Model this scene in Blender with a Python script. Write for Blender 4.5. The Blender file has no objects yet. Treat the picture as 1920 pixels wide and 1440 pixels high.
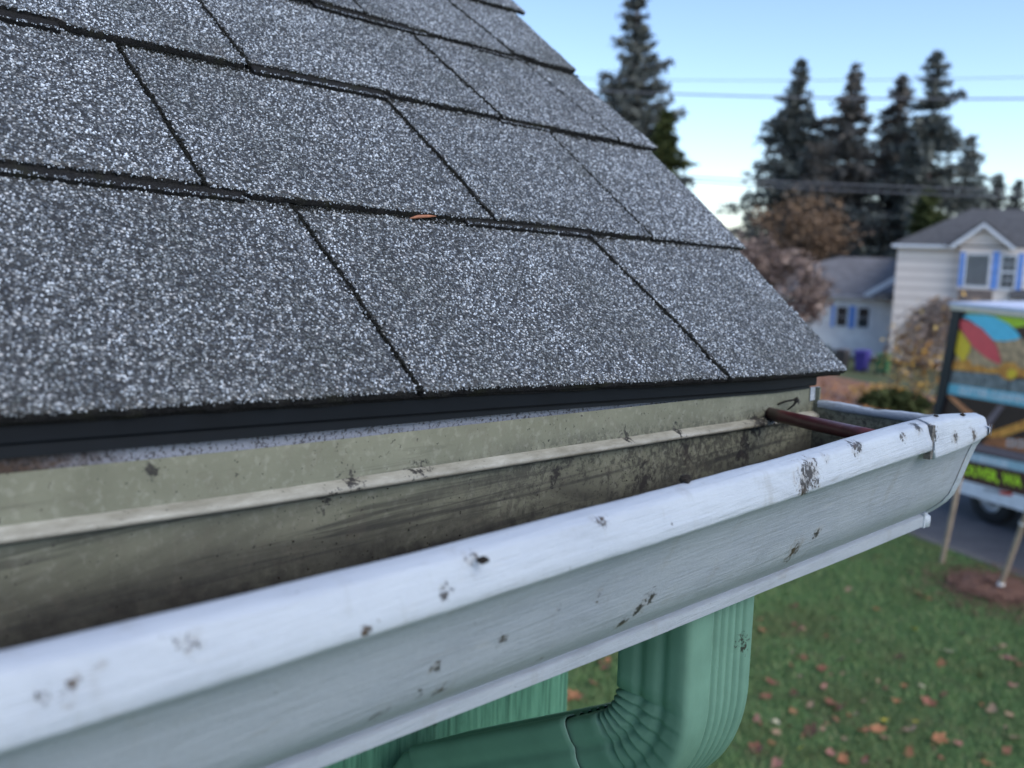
import bpy, math, random
import numpy as np
from mathutils import Vector, Matrix, noise as mnoise
random.seed(7); RNG = np.random.default_rng(7)
S = bpy.context.scene; C = S.collection
H = 2.9                                     # camera height above the lawn (m)
# ---------------------------------------------------------------- camera
cd = bpy.data.cameras.new("camera"); cam = bpy.data.objects.new("camera", cd); C.objects.link(cam)
S.camera = cam
right = Vector((0.71083489, 0.70296162, 0.02363722)); down = Vector((0.12611979, -0.0943268, -0.98752025))
fwd = Vector((-0.69195922, 0.70494497, -0.15570816))
m = Matrix((( right.x, -down.x, -fwd.x), (right.y, -down.y, -fwd.y), (right.z, -down.z, -fwd.z))).to_4x4()
m.translation = Vector((0, 0, H)); cam.matrix_world = m
cd.sensor_width = 36; cd.lens = 36 * 1780 / 1920
cd.clip_start = 0.01; cd.clip_end = 2000
cd.dof.use_dof = True; cd.dof.focus_distance = 0.53; cd.dof.aperture_fstop = 9.3
# ---------------------------------------------------------------- world, sun, exposure
SUN_EL, SUN_AZ = math.radians(42), math.radians(88)
w = bpy.data.worlds.new("World"); S.world = w; w.use_nodes = True
nt = w.node_tree; bg = nt.nodes["Background"]
sky = nt.nodes.new("ShaderNodeTexSky"); sky.sky_type = 'NISHITA'; sky.sun_disc = False
sky.sun_elevation = SUN_EL; sky.sun_rotation = SUN_AZ
sky.altitude = 0; sky.air_density = 0.75; sky.dust_density = 0.5; sky.ozone_density = 1.9
nt.links.new(sky.outputs[0], bg.inputs[0]); bg.inputs[1].default_value = 0.138
sl = bpy.data.lights.new("sun", 'SUN'); so = bpy.data.objects.new("sun", sl); C.objects.link(so)
sl.energy = 1.3; sl.angle = math.radians(55); sl.color = (1.0, 0.93, 0.82)
sd = Vector((math.sin(SUN_AZ) * math.cos(SUN_EL), math.cos(SUN_AZ) * math.cos(SUN_EL), math.sin(SUN_EL)))
so.rotation_euler = sd.to_track_quat('Z', 'Y').to_euler(); so.location = (3, -3, 12)
S.view_settings.view_transform = 'Standard'; S.view_settings.look = 'None'
S.view_settings.exposure = 0.92; S.view_settings.gamma = 1.0
S.render.engine = 'CYCLES'; S.cycles.use_denoising = True
S.cycles.max_bounces = 8; S.cycles.diffuse_bounces = 4

ip = np.interp
# ================================================================ helpers
def tag(o, label=None, cat=None, group=None, kind=None):
    if label: o["label"] = label
    if cat: o["category"] = cat
    if group: o["group"] = group
    if kind: o["kind"] = kind
    return o
def empty(name, loc=(0, 0, 0), rz=0.0):
    o = bpy.data.objects.new(name, None); o.location = loc; o.rotation_euler = (0, 0, rz)
    o.empty_display_size = 0.1; C.objects.link(o); return o
class MB:
    def __init__(s): s.v = []; s.f = []; s.mi = []; s.sm = []
    def add(s, vs, fs, mi=0, smooth=False):
        b = len(s.v); s.v.extend([tuple(v) for v in vs])
        for f in fs: s.f.append(tuple(b + i for i in f)); s.mi.append(mi); s.sm.append(smooth)
        return s
    def box(s, a, b, mi=0):
        x0, y0, z0 = a; x1, y1, z1 = b
        return s.add([(x0,y0,z0),(x1,y0,z0),(x1,y1,z0),(x0,y1,z0),(x0,y0,z1),(x1,y0,z1),(x1,y1,z1),(x0,y1,z1)],
            [(0,3,2,1),(4,5,6,7),(0,1,5,4),(1,2,6,5),(2,3,7,6),(3,0,4,7)], mi)
    def tube(s, pts, rad, n=8, mi=0, cap=True, smooth=True):
        pts = [Vector(p) for p in pts]
        if not hasattr(rad, '__len__'): rad = [rad] * len(pts)
        vs = []; fs = []; up = None
        for i, p in enumerate(pts):
            t = (pts[min(i+1, len(pts)-1)] - pts[max(i-1, 0)]).normalized()
            if up is None: up = t.orthogonal().normalized()
            a = (up - t * up.dot(t)); a = a.normalized() if a.length > 1e-6 else t.orthogonal().normalized(); up = a
            b = t.cross(a)
            for k in range(n):
                q = 2 * math.pi * k / n; vs.append(p + (a * math.cos(q) + b * math.sin(q)) * rad[i])
        for i in range(len(pts) - 1):
            for k in range(n):
                k2 = (k + 1) % n; fs.append((i*n+k, i*n+k2, (i+1)*n+k2, (i+1)*n+k))
        s.add(vs, fs, mi, smooth)
        if cap:
            b0 = len(s.v) - len(vs)
            s.f.append(tuple(b0 + k for k in reversed(range(n)))); s.mi.append(mi); s.sm.append(False)
            s.f.append(tuple(b0 + (len(pts)-1)*n + k for k in range(n))); s.mi.append(mi); s.sm.append(False)
        return s
    def prism(s, poly, fn, t0, t1, mi=0):
        n = len(poly)
        vs = [fn(a, b, t0) for a, b in poly] + [fn(a, b, t1) for a, b in poly]
        return s.add(vs, [tuple(range(n))[::-1], tuple(range(n, 2*n))] + [(i, (i+1) % n, n+(i+1) % n, n+i) for i in range(n)], mi)
    def loft(s, rings, mi=0, smooth=False, closed=False):
        n = len(rings[0]); vs = [p for r in rings for p in r]; fs = []
        for i in range(len(rings)-1):
            for k in range(n if closed else n-1):
                k2 = (k+1) % n; fs.append((i*n+k, (i+1)*n+k, (i+1)*n+k2, i*n+k2))
        return s.add(vs, fs, mi, smooth)
    def build(s, name, mats, parent=None):
        me = bpy.data.meshes.new(name); me.from_pydata([tuple(v) for v in s.v], [], s.f)
        if not isinstance(mats, (list, tuple)): mats = [mats]
        for k in mats: me.materials.append(k)
        me.polygons.foreach_set("material_index", s.mi); me.polygons.foreach_set("use_smooth", s.sm)
        me.update(); o = bpy.data.objects.new(name, me); C.objects.link(o)
        if parent is not None: o.parent = parent
        return o
def mm(x, y, z): return (x / 1000, y / 1000, z / 1000 + H)       # gutter frame (mm from the lens) to world
def tri_mesh(name, verts, tris, mats, parent=None, mi=None, smooth=False):
    me = bpy.data.meshes.new(name); nv = len(verts); nf = len(tris)
    me.vertices.add(nv); me.vertices.foreach_set("co", np.asarray(verts, np.float32).ravel())
    me.loops.add(nf*3); me.loops.foreach_set("vertex_index", np.asarray(tris, np.int32).ravel())
    me.polygons.add(nf); me.polygons.foreach_set("loop_start", np.arange(0, nf*3, 3, dtype=np.int32))
    for k in mats: me.materials.append(k)
    if mi is not None: me.polygons.foreach_set("material_index", np.asarray(mi, np.int32))
    me.update(calc_edges=True); me.validate()
    o = bpy.data.objects.new(name, me); C.objects.link(o)
    if parent is not None: o.parent = parent
    return o
# ---------------------------------------------------------------- material helpers
class NT:
    def __init__(s, name):
        s.m = bpy.data.materials.new(name); s.m.use_nodes = True; s.t = s.m.node_tree; s.n = s.t.nodes
        s.p = s.n["Principled BSDF"]; s.tc = s.n.new("ShaderNodeTexCoord")
    def link(s, a, b): s.t.links.new(a, b)
    def mapping(s, scale=(1,1,1), src=None, rot=(0,0,0), loc=(0,0,0)):
        n = s.n.new("ShaderNodeMapping"); n.inputs['Scale'].default_value = scale; n.inputs['Rotation'].default_value = rot
        n.inputs['Location'].default_value = loc
        s.link(src or s.tc.outputs['Object'], n.inputs[0]); return n.outputs[0]
    def noise(s, scale, detail=4, rough=.55, src=None, dist=0.0):
        n = s.n.new("ShaderNodeTexNoise"); n.inputs['Scale'].default_value = scale; n.inputs['Detail'].default_value = detail
        n.inputs['Roughness'].default_value = rough; n.inputs['Distortion'].default_value = dist
        s.link(src or s.tc.outputs['Object'], n.inputs['Vector']); return n.outputs[0]
    def vor(s, scale, src=None, out='Distance', feature='F1'):
        n = s.n.new("ShaderNodeTexVoronoi"); n.inputs['Scale'].default_value = scale; n.feature = feature
        s.link(src or s.tc.outputs['Object'], n.inputs['Vector']); return n.outputs[out]
    def ramp(s, src, stops, interp='LINEAR'):
        n = s.n.new("ShaderNodeValToRGB"); n.color_ramp.interpolation = interp
        e = n.color_ramp.elements
        while len(e) < len(stops): e.new(0.5)
        for i, (p, c) in enumerate(stops):
            e[i].position = p; e[i].color = (*c, 1) if hasattr(c, '__len__') else (c, c, c, 1)
        s.link(src, n.inputs[0]); return n.outputs[0]
    def mix(s, fac, a, b, mode='MIX'):
        n = s.n.new("ShaderNodeMix"); n.data_type = 'RGBA'; n.blend_type = mode
        for sock, v in ((n.inputs['Factor'], fac), (n.inputs[6], a), (n.inputs[7], b)):
            if hasattr(v, 'is_linked') or isinstance(v, bpy.types.NodeSocket): s.link(v, sock)
            elif hasattr(v, '__len__'): sock.default_value = (*v, 1)
            else: sock.default_value = v
        return n.outputs[2]
    def math(s, op, a, b=0.0, clamp=False):
        n = s.n.new("ShaderNodeMath"); n.operation = op; n.use_clamp = clamp
        for i, v in enumerate((a, b)):
            if isinstance(v, bpy.types.NodeSocket): s.link(v, n.inputs[i])
            else: n.inputs[i].default_value = v
        return n.outputs[0]
    def sstep(s, v, lo, hi):
        n = s.n.new("ShaderNodeMapRange"); n.interpolation_type = 'SMOOTHSTEP'
        n.inputs[1].default_value = lo; n.inputs[2].default_value = hi; s.link(v, n.inputs[0]); return n.outputs[0]
    def sep(s, src=None):
        n = s.n.new("ShaderNodeSeparateXYZ"); s.link(src or s.tc.outputs['Object'], n.inputs[0]); return n.outputs
    def bump(s, h, strength=.3, dist=.001, prev=None):
        n = s.n.new("ShaderNodeBump"); n.inputs['Strength'].default_value = strength; n.inputs['Distance'].default_value = dist
        s.link(h, n.inputs['Height'])
        if prev is not None: s.link(prev, n.inputs['Normal'])
        return n.outputs[0]
    def spots(s, pts, squash=(1, 1, 1)):
        """largest closeness (1 at centre, 0 at radius) to any of the stains (x, y, z, r in mm of the gutter frame)"""
        acc = None
        for x, y, z, r in pts:
            n = s.n.new("ShaderNodeVectorMath"); n.operation = 'DISTANCE'
            s.link(s.tc.outputs['Object'], n.inputs[0]); n.inputs[1].default_value = mm(x, y, z)
            v = s.math('SUBTRACT', 1.0, s.math('DIVIDE', n.outputs['Value'], r / 1000), clamp=True)
            acc = v if acc is None else s.math('MAXIMUM', acc, v)
        return acc
    def out(s, col=None, rough=.6, normal=None, metal=0.0, spec=None):
        p = s.p
        if isinstance(col, bpy.types.NodeSocket): s.link(col, p.inputs['Base Color'])
        elif col is not None: p.inputs['Base Color'].default_value = (*col, 1)
        if isinstance(rough, bpy.types.NodeSocket): s.link(rough, p.inputs['Roughness'])
        else: p.inputs['Roughness'].default_value = rough
        if normal is not None: s.link(normal, p.inputs['Normal'])
        p.inputs['Metallic'].default_value = metal
        if spec is not None: p.inputs['Specular IOR Level'].default_value = spec
        return s.m
def simple(name, col, rough=.6, var=.25, scale=8, metal=0.0, bump=0.0, spec=None):
    t = NT(name); n = t.noise(scale, 5, .6)
    lo = tuple(c * (1 - var) for c in col); hi = tuple(min(1, c * (1 + var)) for c in col)
    c = t.ramp(n, [(.3, lo), (.7, hi)])
    return t.out(c, rough, t.bump(t.noise(scale * 6, 4), bump, .01) if bump else None, metal, spec)

# ================================================================ materials near
def m_granule():
    t = NT("granule"); g = t.n.new("ShaderNodeNewGeometry")
    r = g.outputs['Random Per Island']
    c = t.ramp(r, [(0, (.025,.026,.028)), (.16, (.055,.058,.063)), (.36, (.12,.127,.138)), (.55, (.21,.22,.23)), (.68, (.38,.39,.40)), (.84, (.64,.64,.63)), (1, (.86,.86,.84))])
    oi = t.n.new('ShaderNodeObjectInfo'); hv = t.n.new('ShaderNodeHueSaturation'); hv.inputs['Saturation'].default_value = .85
    t.link(t.math('ADD', t.math('MULTIPLY', oi.outputs['Random'], .40), 1.0), hv.inputs['Value']); t.link(c, hv.inputs['Color']); c = hv.outputs[0]
    cl = t.sstep(t.noise(75, 3, .6), .48, .66); c = t.mix(t.math('MULTIPLY', cl, .38), c, (.05,.055,.06))
    big = t.noise(9, 3, .6); c = t.mix(t.sstep(big, .40, .62), t.mix(.25, c, (.055,.065,.07)), c)
    brown = t.sstep(t.noise(28, 3, .6, src=t.mapping((1,1,1), loc=(3.1, 1.7, 0.4))), .66, .76)
    c = t.mix(t.math('MULTIPLY', brown, .55), c, (.09,.055,.03))
    mossy = t.sstep(t.noise(10, 5, .65, src=t.mapping((1,1,1), loc=(7.1, 2.7, 5.4))), .50, .70)
    c = t.mix(t.math('MULTIPLY', mossy, .5), c, (.065,.07,.045))
    px = t.n.new('ShaderNodeVectorMath'); px.operation = 'DOT_PRODUCT'; t.link(t.tc.outputs['Object'], px.inputs[0]); px.inputs[1].default_value = (-0.780702, 0.04214886, 0.62348045)
    lowc = t.math('SUBTRACT', 1.0, t.sstep(px.outputs['Value'], H * .62348 + .242, H * .62348 + .36)); mo2 = t.sstep(t.noise(22, 5, .65), .38, .60)
    c = t.mix(t.math('MULTIPLY', t.math('MULTIPLY', lowc, mo2), .42), c, (.105,.105,.078))
    c = t.mix(.10, c, (.22,.225,.235)); c = t.mix(1.0, c, (.905,.985,1.10), 'MULTIPLY')
    return t.out(c, .48, spec=.55)
def m_asphalt():
    t = NT("asphalt_bed")
    cell = t.n.new("ShaderNodeTexVoronoi"); cell.inputs['Scale'].default_value = 620; t.link(t.tc.outputs['Object'], cell.inputs['Vector'])
    sepc = t.n.new("ShaderNodeSeparateColor"); t.link(cell.outputs['Color'], sepc.inputs[0])
    c = t.ramp(sepc.outputs[0], [(0, (.018,.019,.018)), (.4, (.045,.048,.05)), (.7, (.10,.11,.12)), (.88, (.3,.32,.33)), (1, (.6,.61,.62))])
    c = t.mix(t.math('MULTIPLY', t.sstep(cell.outputs['Distance'], .25, .6), .75), c, (.012,.013,.015))
    return t.out(c, .6, t.bump(t.math('SUBTRACT', 1, cell.outputs['Distance']), .8, .0008))
def m_edge():
    t = NT("shingle_edge")
    c = t.ramp(t.noise(900, 3, .7), [(.35, (.006,.006,.007)), (.6, (.018,.018,.019)), (.78, (.06,.06,.058))])
    c = t.mix(t.math('MULTIPLY', t.sstep(t.noise(60, 4), .5, .7), .6), c, (.02,.022,.012))
    return t.out(c, .9, t.bump(t.noise(1200, 3), .8, .001), spec=.2)
LIPS = [(-219,211,-107,9),(-219,279,-106,10),(-219,163,-119,4),(-219,196,-115,6),(-219,78,-108,6),(-219,72,-108,5),(-219,104,-102,6),(-219,109,-106,7),
 (-219,443,-117,17),(-219,435,-122,14),(-222,500,-109,12),(-219,331,-103,7),(-219,462,-108,9),(-219,86,-106,5),(-220,560,-112,9),(-218,640,-124,10),(-218,672,-126,9),(-222,606,-118,11),(-224,585,-110,9)]
OGS = [(-231,293,-148,7),(-231,275,-153,5),(-231,266,-146,6),(-240,335,-158,9),(-240,328,-164,8),(-243,320,-168,7),(-243,469,-168,14),(-240,490,-162,7),
 (-238,238,-149,6),(-243,213,-163,7),(-243,202,-159,6),(-245,186,-161,8),(-238,206,-150,5),(-243,223,-158,5),(-250,272,-169,8),(-238,165,-142,3),(-236,516,-142,5)]
BACKS = [(-348,456,-119,9),(-348,510,-125,8),(-348,523,-141,12),(-348,477,-153,22),(-348,251,-113,9),(-348,238,-121,10),(-348,289,-116,8),(-348,296,-113,6),(-348,611,-134,20),
 (-348,598,-148,25),(-348,395,-134,12),(-348,158,-95,8),(-348,170,-102,4),(-348,658,-136,16),(-348,273,-104,4),(-348,673,-121,8),(-348,627,-128,14)]
def m_white(name, pts, base=(.80,.81,.82), dots=.5):
    t = NT(name)
    brush = t.noise(520, 5, .7, src=t.mapping((1, .045, 1)))
    fine = t.noise(160, 4, .6, src=t.mapping((1, .25, 1)))
    wash = t.noise(22, 4, .6, src=t.mapping((1, .4, 1)))
    c = t.mix(t.sstep(wash, .42, .75), base, tuple(b * f for b, f in zip(base, (.86,.87,.90))))
    c = t.mix(t.math('MULTIPLY', t.sstep(fine, .62, .75), .25), c, (.45,.45,.44))
    c = t.mix(t.math('MULTIPLY', t.sstep(brush, .50, .72), .28), c, tuple(b_ * .72 for b_ in base))
    ch = t.noise(38, 6, .7, src=t.mapping((1, .35, 1)), dist=1.0); c = t.mix(t.math('MULTIPLY', t.sstep(ch, .50, .72), .22), c, tuple(b_ * .45 for b_ in base))
    scf = t.noise(95, 6, .68, src=t.mapping((1, .18, 1), rot=(.25, 0, 0)), dist=.5); c = t.mix(t.math('MULTIPLY', t.sstep(scf, .62, .70), .30), c, (.20,.19,.18))
    dr = t.noise(70, 5, .65, src=t.mapping((1, 1, .12))); c = t.mix(t.math('MULTIPLY', t.sstep(dr, .56, .72), .26), c, (.22,.205,.18))
    # soot flecks and smears
    sp = t.spots(pts); grit = t.noise(330, 6, .72, dist=.4)
    smear = t.noise(120, 5, .7, dist=.8)
    thr = t.math('ADD', grit, t.math('MULTIPLY', sp, .34)); k1 = t.sstep(thr, .675, .76)
    thr2 = t.math('ADD', smear, t.math('MULTIPLY', sp, .22)); k2 = t.math('MULTIPLY', t.sstep(thr2, .56, .78), .6)
    k3 = t.math('MULTIPLY', t.sstep(t.noise(260, 3, .6), .765 - .05 * dots, .80 - .05 * dots), .9)
    c = t.mix(t.math('MULTIPLY', k2, t.sstep(sp, 0.0, .3)), c, (.23,.21,.18))
    c = t.mix(t.math('MULTIPLY', k1, t.sstep(sp, 0.0, .12)), c, t.ramp(t.noise(90, 2), [(.5, (.03,.026,.024)), (.75, (.08,.05,.03))]))
    c = t.mix(k3, c, (.10,.095,.09))
    b = t.bump(brush, .9, .0007); b = t.bump(t.noise(60, 4), .3, .002, b); b = t.bump(t.noise(900, 3), .25, .0005, b)
    return t.out(c, .42, b, spec=.45)
def m_trough():
    t = NT("trough_paint"); x, y, z = t.sep()
    base = t.ramp(t.noise(18, 5, .6), [(.35, (.15,.155,.112)), (.65, (.205,.21,.155))])
    base = t.mix(t.math('MULTIPLY', t.sstep(t.noise(200, 4, .6), .5, .7), .22), base, (.42,.42,.36))
    # grime line: height below a slanting waterline, broken by swirls and streaks along the run
    scr = t.noise(120, 5, .62, src=t.mapping((1, .035, 1), rot=(.13, 0, 0)), dist=.6); scr2 = t.noise(150, 5, .62, src=t.mapping((1, .05, .8), rot=(-.35, 0, 0)), dist=1.2)
    h = t.math('ADD', z, t.math('MULTIPLY', y, .045))                       # follows the fall of the gutter
    lvl = t.math('ADD', t.math('MULTIPLY', t.math('SUBTRACT', H - .1035, h), 26), 0)
    streak = t.noise(34, 6, .65, src=t.mapping((1, .22, 1), rot=(.18, 0, 0)), dist=.9)
    wet = t.sstep(t.math('ADD', lvl, t.math('MULTIPLY', t.math('SUBTRACT', streak, .5), 2.1)), .0, 1.25)
    c = t.mix(t.math('MULTIPLY', wet, .93), base, (.035,.034,.030))
    c = t.mix(t.math('MULTIPLY', t.math('MULTIPLY', t.sstep(scr, .53, .66), t.sstep(lvl, -.35, .3)), .75), c, (.03,.03,.028)); c = t.mix(t.math('MULTIPLY', t.math('MULTIPLY', t.sstep(scr2, .58, .66), t.sstep(lvl, -.7, .2)), .5), c, (.035,.035,.03))
    c = t.mix(t.math('MULTIPLY', t.math('MULTIPLY', t.sstep(scr, .30, .42), wet), .0), c, (.25,.25,.2))
    mot = t.noise(230, 7, .8, dist=.4); mk = t.math('MULTIPLY', t.sstep(y, .26, .42), t.sstep(lvl, -.40, .1)); c = t.mix(t.math('MULTIPLY', t.math('MULTIPLY', t.sstep(t.math('ADD', mot, t.math('MULTIPLY', t.noise(16, 3), .35)), .65, .76), mk), .75), c, (.028,.027,.026))
    sp = t.spots(BACKS); sm = t.noise(150, 6, .72, dist=.6)
    k = t.sstep(t.math('ADD', sm, t.math('MULTIPLY', sp, .27)), .63, .74)
    c = t.mix(t.math('MULTIPLY', t.math('MULTIPLY', k, t.sstep(sp, 0, .15)), .92), c, (.022,.02,.02))
    specks = t.sstep(t.math('ADD', t.noise(430, 3, .6), t.math('MULTIPLY', t.noise(25, 3), .14)), .745, .775)
    c = t.mix(t.math('MULTIPLY', specks, .9), c, (.03,.028,.026))
    curl = t.noise(26, 5, .6, dist=3.0); c = t.mix(t.math('MULTIPLY', t.sstep(curl, .56, .60), .10), c, (.12,.10,.08))
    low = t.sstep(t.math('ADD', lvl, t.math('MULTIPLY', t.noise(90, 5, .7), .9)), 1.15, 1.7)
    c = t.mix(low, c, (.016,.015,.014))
    return t.out(c, .55, t.bump(t.noise(300, 4), .25, .0008), spec=.35)
def m_fascia():
    t = NT("fascia_paint"); x, y, z = t.sep()
    wood = t.ramp(t.noise(60, 5, .7, src=t.mapping((1, .1, 1))), [(.3, (.025,.018,.016)), (.7, (.09,.055,.036))])
    c = t.mix(t.sstep(t.math('ADD', y, t.math('MULTIPLY', t.noise(60, 5, .7), .12)), .165, .215), wood, (.26,.28,.33))
    d = t.sstep(t.math('ADD', t.noise(500, 4, .75), t.math('MULTIPLY', t.noise(40, 3), .15)), .59, .68)
    return t.out(t.mix(t.math('MULTIPLY', d, .85), c, (.03,.025,.025)), .8, t.bump(t.noise(700, 4), .8, .001))
def m_green(name, scale=1.0):
    t = NT(name); c = t.ramp(t.noise(30, 4), [(.35, (.11,.215,.165)), (.65, (.135,.26,.20))])
    sp = t.sstep(t.noise(330, 4, .7), .70, .76); c = t.mix(t.math('MULTIPLY', sp, .7), c, (.05,.08,.06))
    sp2 = t.spots([(-268, 470, -232, 12)]); k = t.sstep(t.math('ADD', t.noise(260, 5, .7), t.math('MULTIPLY', sp2, .3)), .66, .74)
    c = t.mix(t.math('MULTIPLY', k, t.sstep(sp2, 0, .2)), c, (.03,.04,.03))
    return t.out(c, .42, t.bump(t.noise(120, 4, .6), .15, .002), spec=.5)
def m_greenwood():
    t = NT("green_stained_board")
    g = t.noise(260, 6, .7, src=t.mapping((1, 1, .045)), dist=.3)
    c = t.ramp(g, [(.30, (.03,.10,.065)), (.5, (.10,.26,.17)), (.72, (.17,.38,.26))])
    knot = t.sstep(t.noise(30, 4), .66, .72); c = t.mix(t.math('MULTIPLY', knot, .7), c, (.03,.08,.05))
    return t.out(c, .7, t.bump(g, .8, .003), spec=.3)
def m_tube():
    t = NT("rust_red_paint"); c = t.ramp(t.noise(90, 5, .6), [(.3, (.07,.018,.018)), (.7, (.13,.035,.033))])
    d = t.sstep(t.noise(450, 4, .7), .66, .73); c = t.mix(t.math('MULTIPLY', d, .6), c, (.25,.2,.19))
    y = t.sep()[0]; c = t.mix(t.math('MULTIPLY', t.sstep(t.math('ADD', t.math('MULTIPLY', y, -1), t.math('MULTIPLY', t.noise(120, 4), .01)), .335, .347), .8), c, (.018,.012,.012))
    return t.out(c, .32, t.bump(t.noise(200, 4), .2, .001), spec=.5)
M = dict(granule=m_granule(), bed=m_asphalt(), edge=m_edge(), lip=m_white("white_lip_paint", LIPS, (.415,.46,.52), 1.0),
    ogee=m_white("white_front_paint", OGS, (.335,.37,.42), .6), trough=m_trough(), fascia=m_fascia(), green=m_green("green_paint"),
    board=m_greenwood(), tube=m_tube(),
    drip=simple("black_drip_metal", (.004,.006,.009), .5, .2, 40, 0, .0, .2),
    rust=simple("dark_rusty_nail", (.02,.018,.017), .7, .4, 300, .3, .5),
    crumb=simple("dirt_crumb", (.03,.022,.016), .95, .5, 400, 0, .8),
    needle=simple("dry_needle", (.32,.13,.07), .6, .3, 200),
    soot=simple("slot_grit", (.016,.018,.013), .95, .5, 500, 0, .9))

# ================================================================ roof (mm coordinates in the roof plane)
U = Vector((0.01185238, 0.99854201, -0.0526628)); V = Vector((-0.780702, 0.04214886, 0.62348045)); N = Vector((0.6247911, 0.03372423, 0.7800633))
O = Vector((-349.196, 772.487, -101.959))
RS = 0.962
def R3(u, v, n): p = (O + U * u + V * v + N * n) * RS; return (p.x / 1000, p.y / 1000, p.z / 1000 + H)
Ua, Va, Na, Oa = (np.array(q) for q in (U, V, N, O))
def R3a(u, v, n): 
    P = Oa[None] + u[:, None] * Ua + v[:, None] * Va + n[:, None] * Na
    P = P * RS / 1000.; P[:, 2] += H; return P
# front edge of every course as v(u), then the slots between the tabs (u at front, u at back) and the rake edge
FR = [lambda u: np.interp(u, [-900, -420, -150, 0], [0.5, 0, -4.5, -4]),
      lambda u: np.interp(u, [-900, -630, -500, 0], [155, 154, 152, 154]),
      lambda u: np.interp(u, [-900, -440, -90, 20], [297, 300, 308, 310.5]),
      lambda u: np.interp(u, [-900, -275, 0], [430, 434, 445]),
      lambda u: np.interp(u, [-900, -80, 20], [556, 560, 569]),
      lambda u: np.interp(u, [-900, 20], [690, 702]), lambda u: np.interp(u, [-900, 20], [824, 838])]
SL = [[(-980, -980), (-745, -747), (-475, -476.5), (-202.3, -217), (-24.5, 2)],
      [(-980, -980), (-790, -792), (-529.5, -530), (-317.5, -328), (-139.5, -145), (4.2, 15)],
      [(-980, -980), (-660, -663), (-442.5, -450), (-205, -229), (-44, -79), (19.6, 2)],
      [(-980, -980), (-480, -486), (-275, -286), (-92.5, -121), (4.9, 7)],
      [(-980, -980), (-400, -402), (-190, -192), (19.3, 12)],
      [(-980, -980), (-500, -500), (-250, -250), (14, 12)]]
def notch(f, spans):                        # stretches where the upper laminate stops short and the dark lower one shows
    return lambda u: f(u) + sum(d * (np.clip((np.asarray(u) - a) / 1.5, 0, 1) * np.clip((b - np.asarray(u)) / 1.5, 0, 1)) for a, b, d in spans)
FR[1] = notch(FR[1], [(-900, -505, 3.2), (-345, -216, 2.0)]); FR[2] = notch(FR[2], [(-760, -560, 5.0), (-441, -322, 4.2)]); FR[3] = notch(FR[3], [(-330, -205, 4.0), (-92, -60, 2.5)])
TH = 5.4
def surf(u, v, i):
    v0 = FR[i](u); v1 = FR[i+1](u); f = (v - v0) / (v1 - v0)
    wav = 0.35 * np.sin(u * .021 + i * 2.1) * np.sin(v * .03 + i) + .25 * np.sin(u * .07 + v * .05 + i * 1.3)
    return -TH * np.clip(f, 0, 1.25) + wav * np.clip(1.3 - f, 0, 1)
def granules(P, r, seed):
    rg = np.random.default_rng(seed); n = len(P)
    A = rg.normal(size=(n, 3)); A /= np.linalg.norm(A, axis=1)[:, None]
    B = rg.normal(size=(n, 3)); B -= A * (A * B).sum(1)[:, None]; B /= np.linalg.norm(B, axis=1)[:, None]
    D = np.cross(A, B)
    sc = lambda lo, hi: (r * rg.uniform(lo, hi, n))[:, None]
    v = np.stack([P + A*sc(.9, 1.5), P - A*sc(.9, 1.5), P + B*sc(.7, 1.15), P - B*sc(.7, 1.15), P + D*sc(.5, .95), P - D*sc(.5, .95)], 1).reshape(-1, 3)
    f = np.array([(0,2,4),(2,1,4),(1,3,4),(3,0,4),(2,0,5),(1,2,5),(3,1,5),(0,3,5)])
    return v, (np.arange(n)[:, None, None] * 6 + f[None]).reshape(-1, 3)
roof = empty("shingle_roof", mm(-349, 772, -102))
tag(roof, "grey asphalt shingle roof slope with overlapping tabs above the white gutter", "roof")
inv = Matrix.Translation(-Vector(mm(-349, 772, -102)))
def place(o, parent):                       # keep world coordinates in the mesh, parent sits at its own base
    o.parent = parent; o.matrix_parent_inverse = Matrix.Translation(-Vector(parent.location)) if parent.rotation_euler.z == 0 else parent.matrix_basis.inverted()
    return o
total = 0
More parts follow.
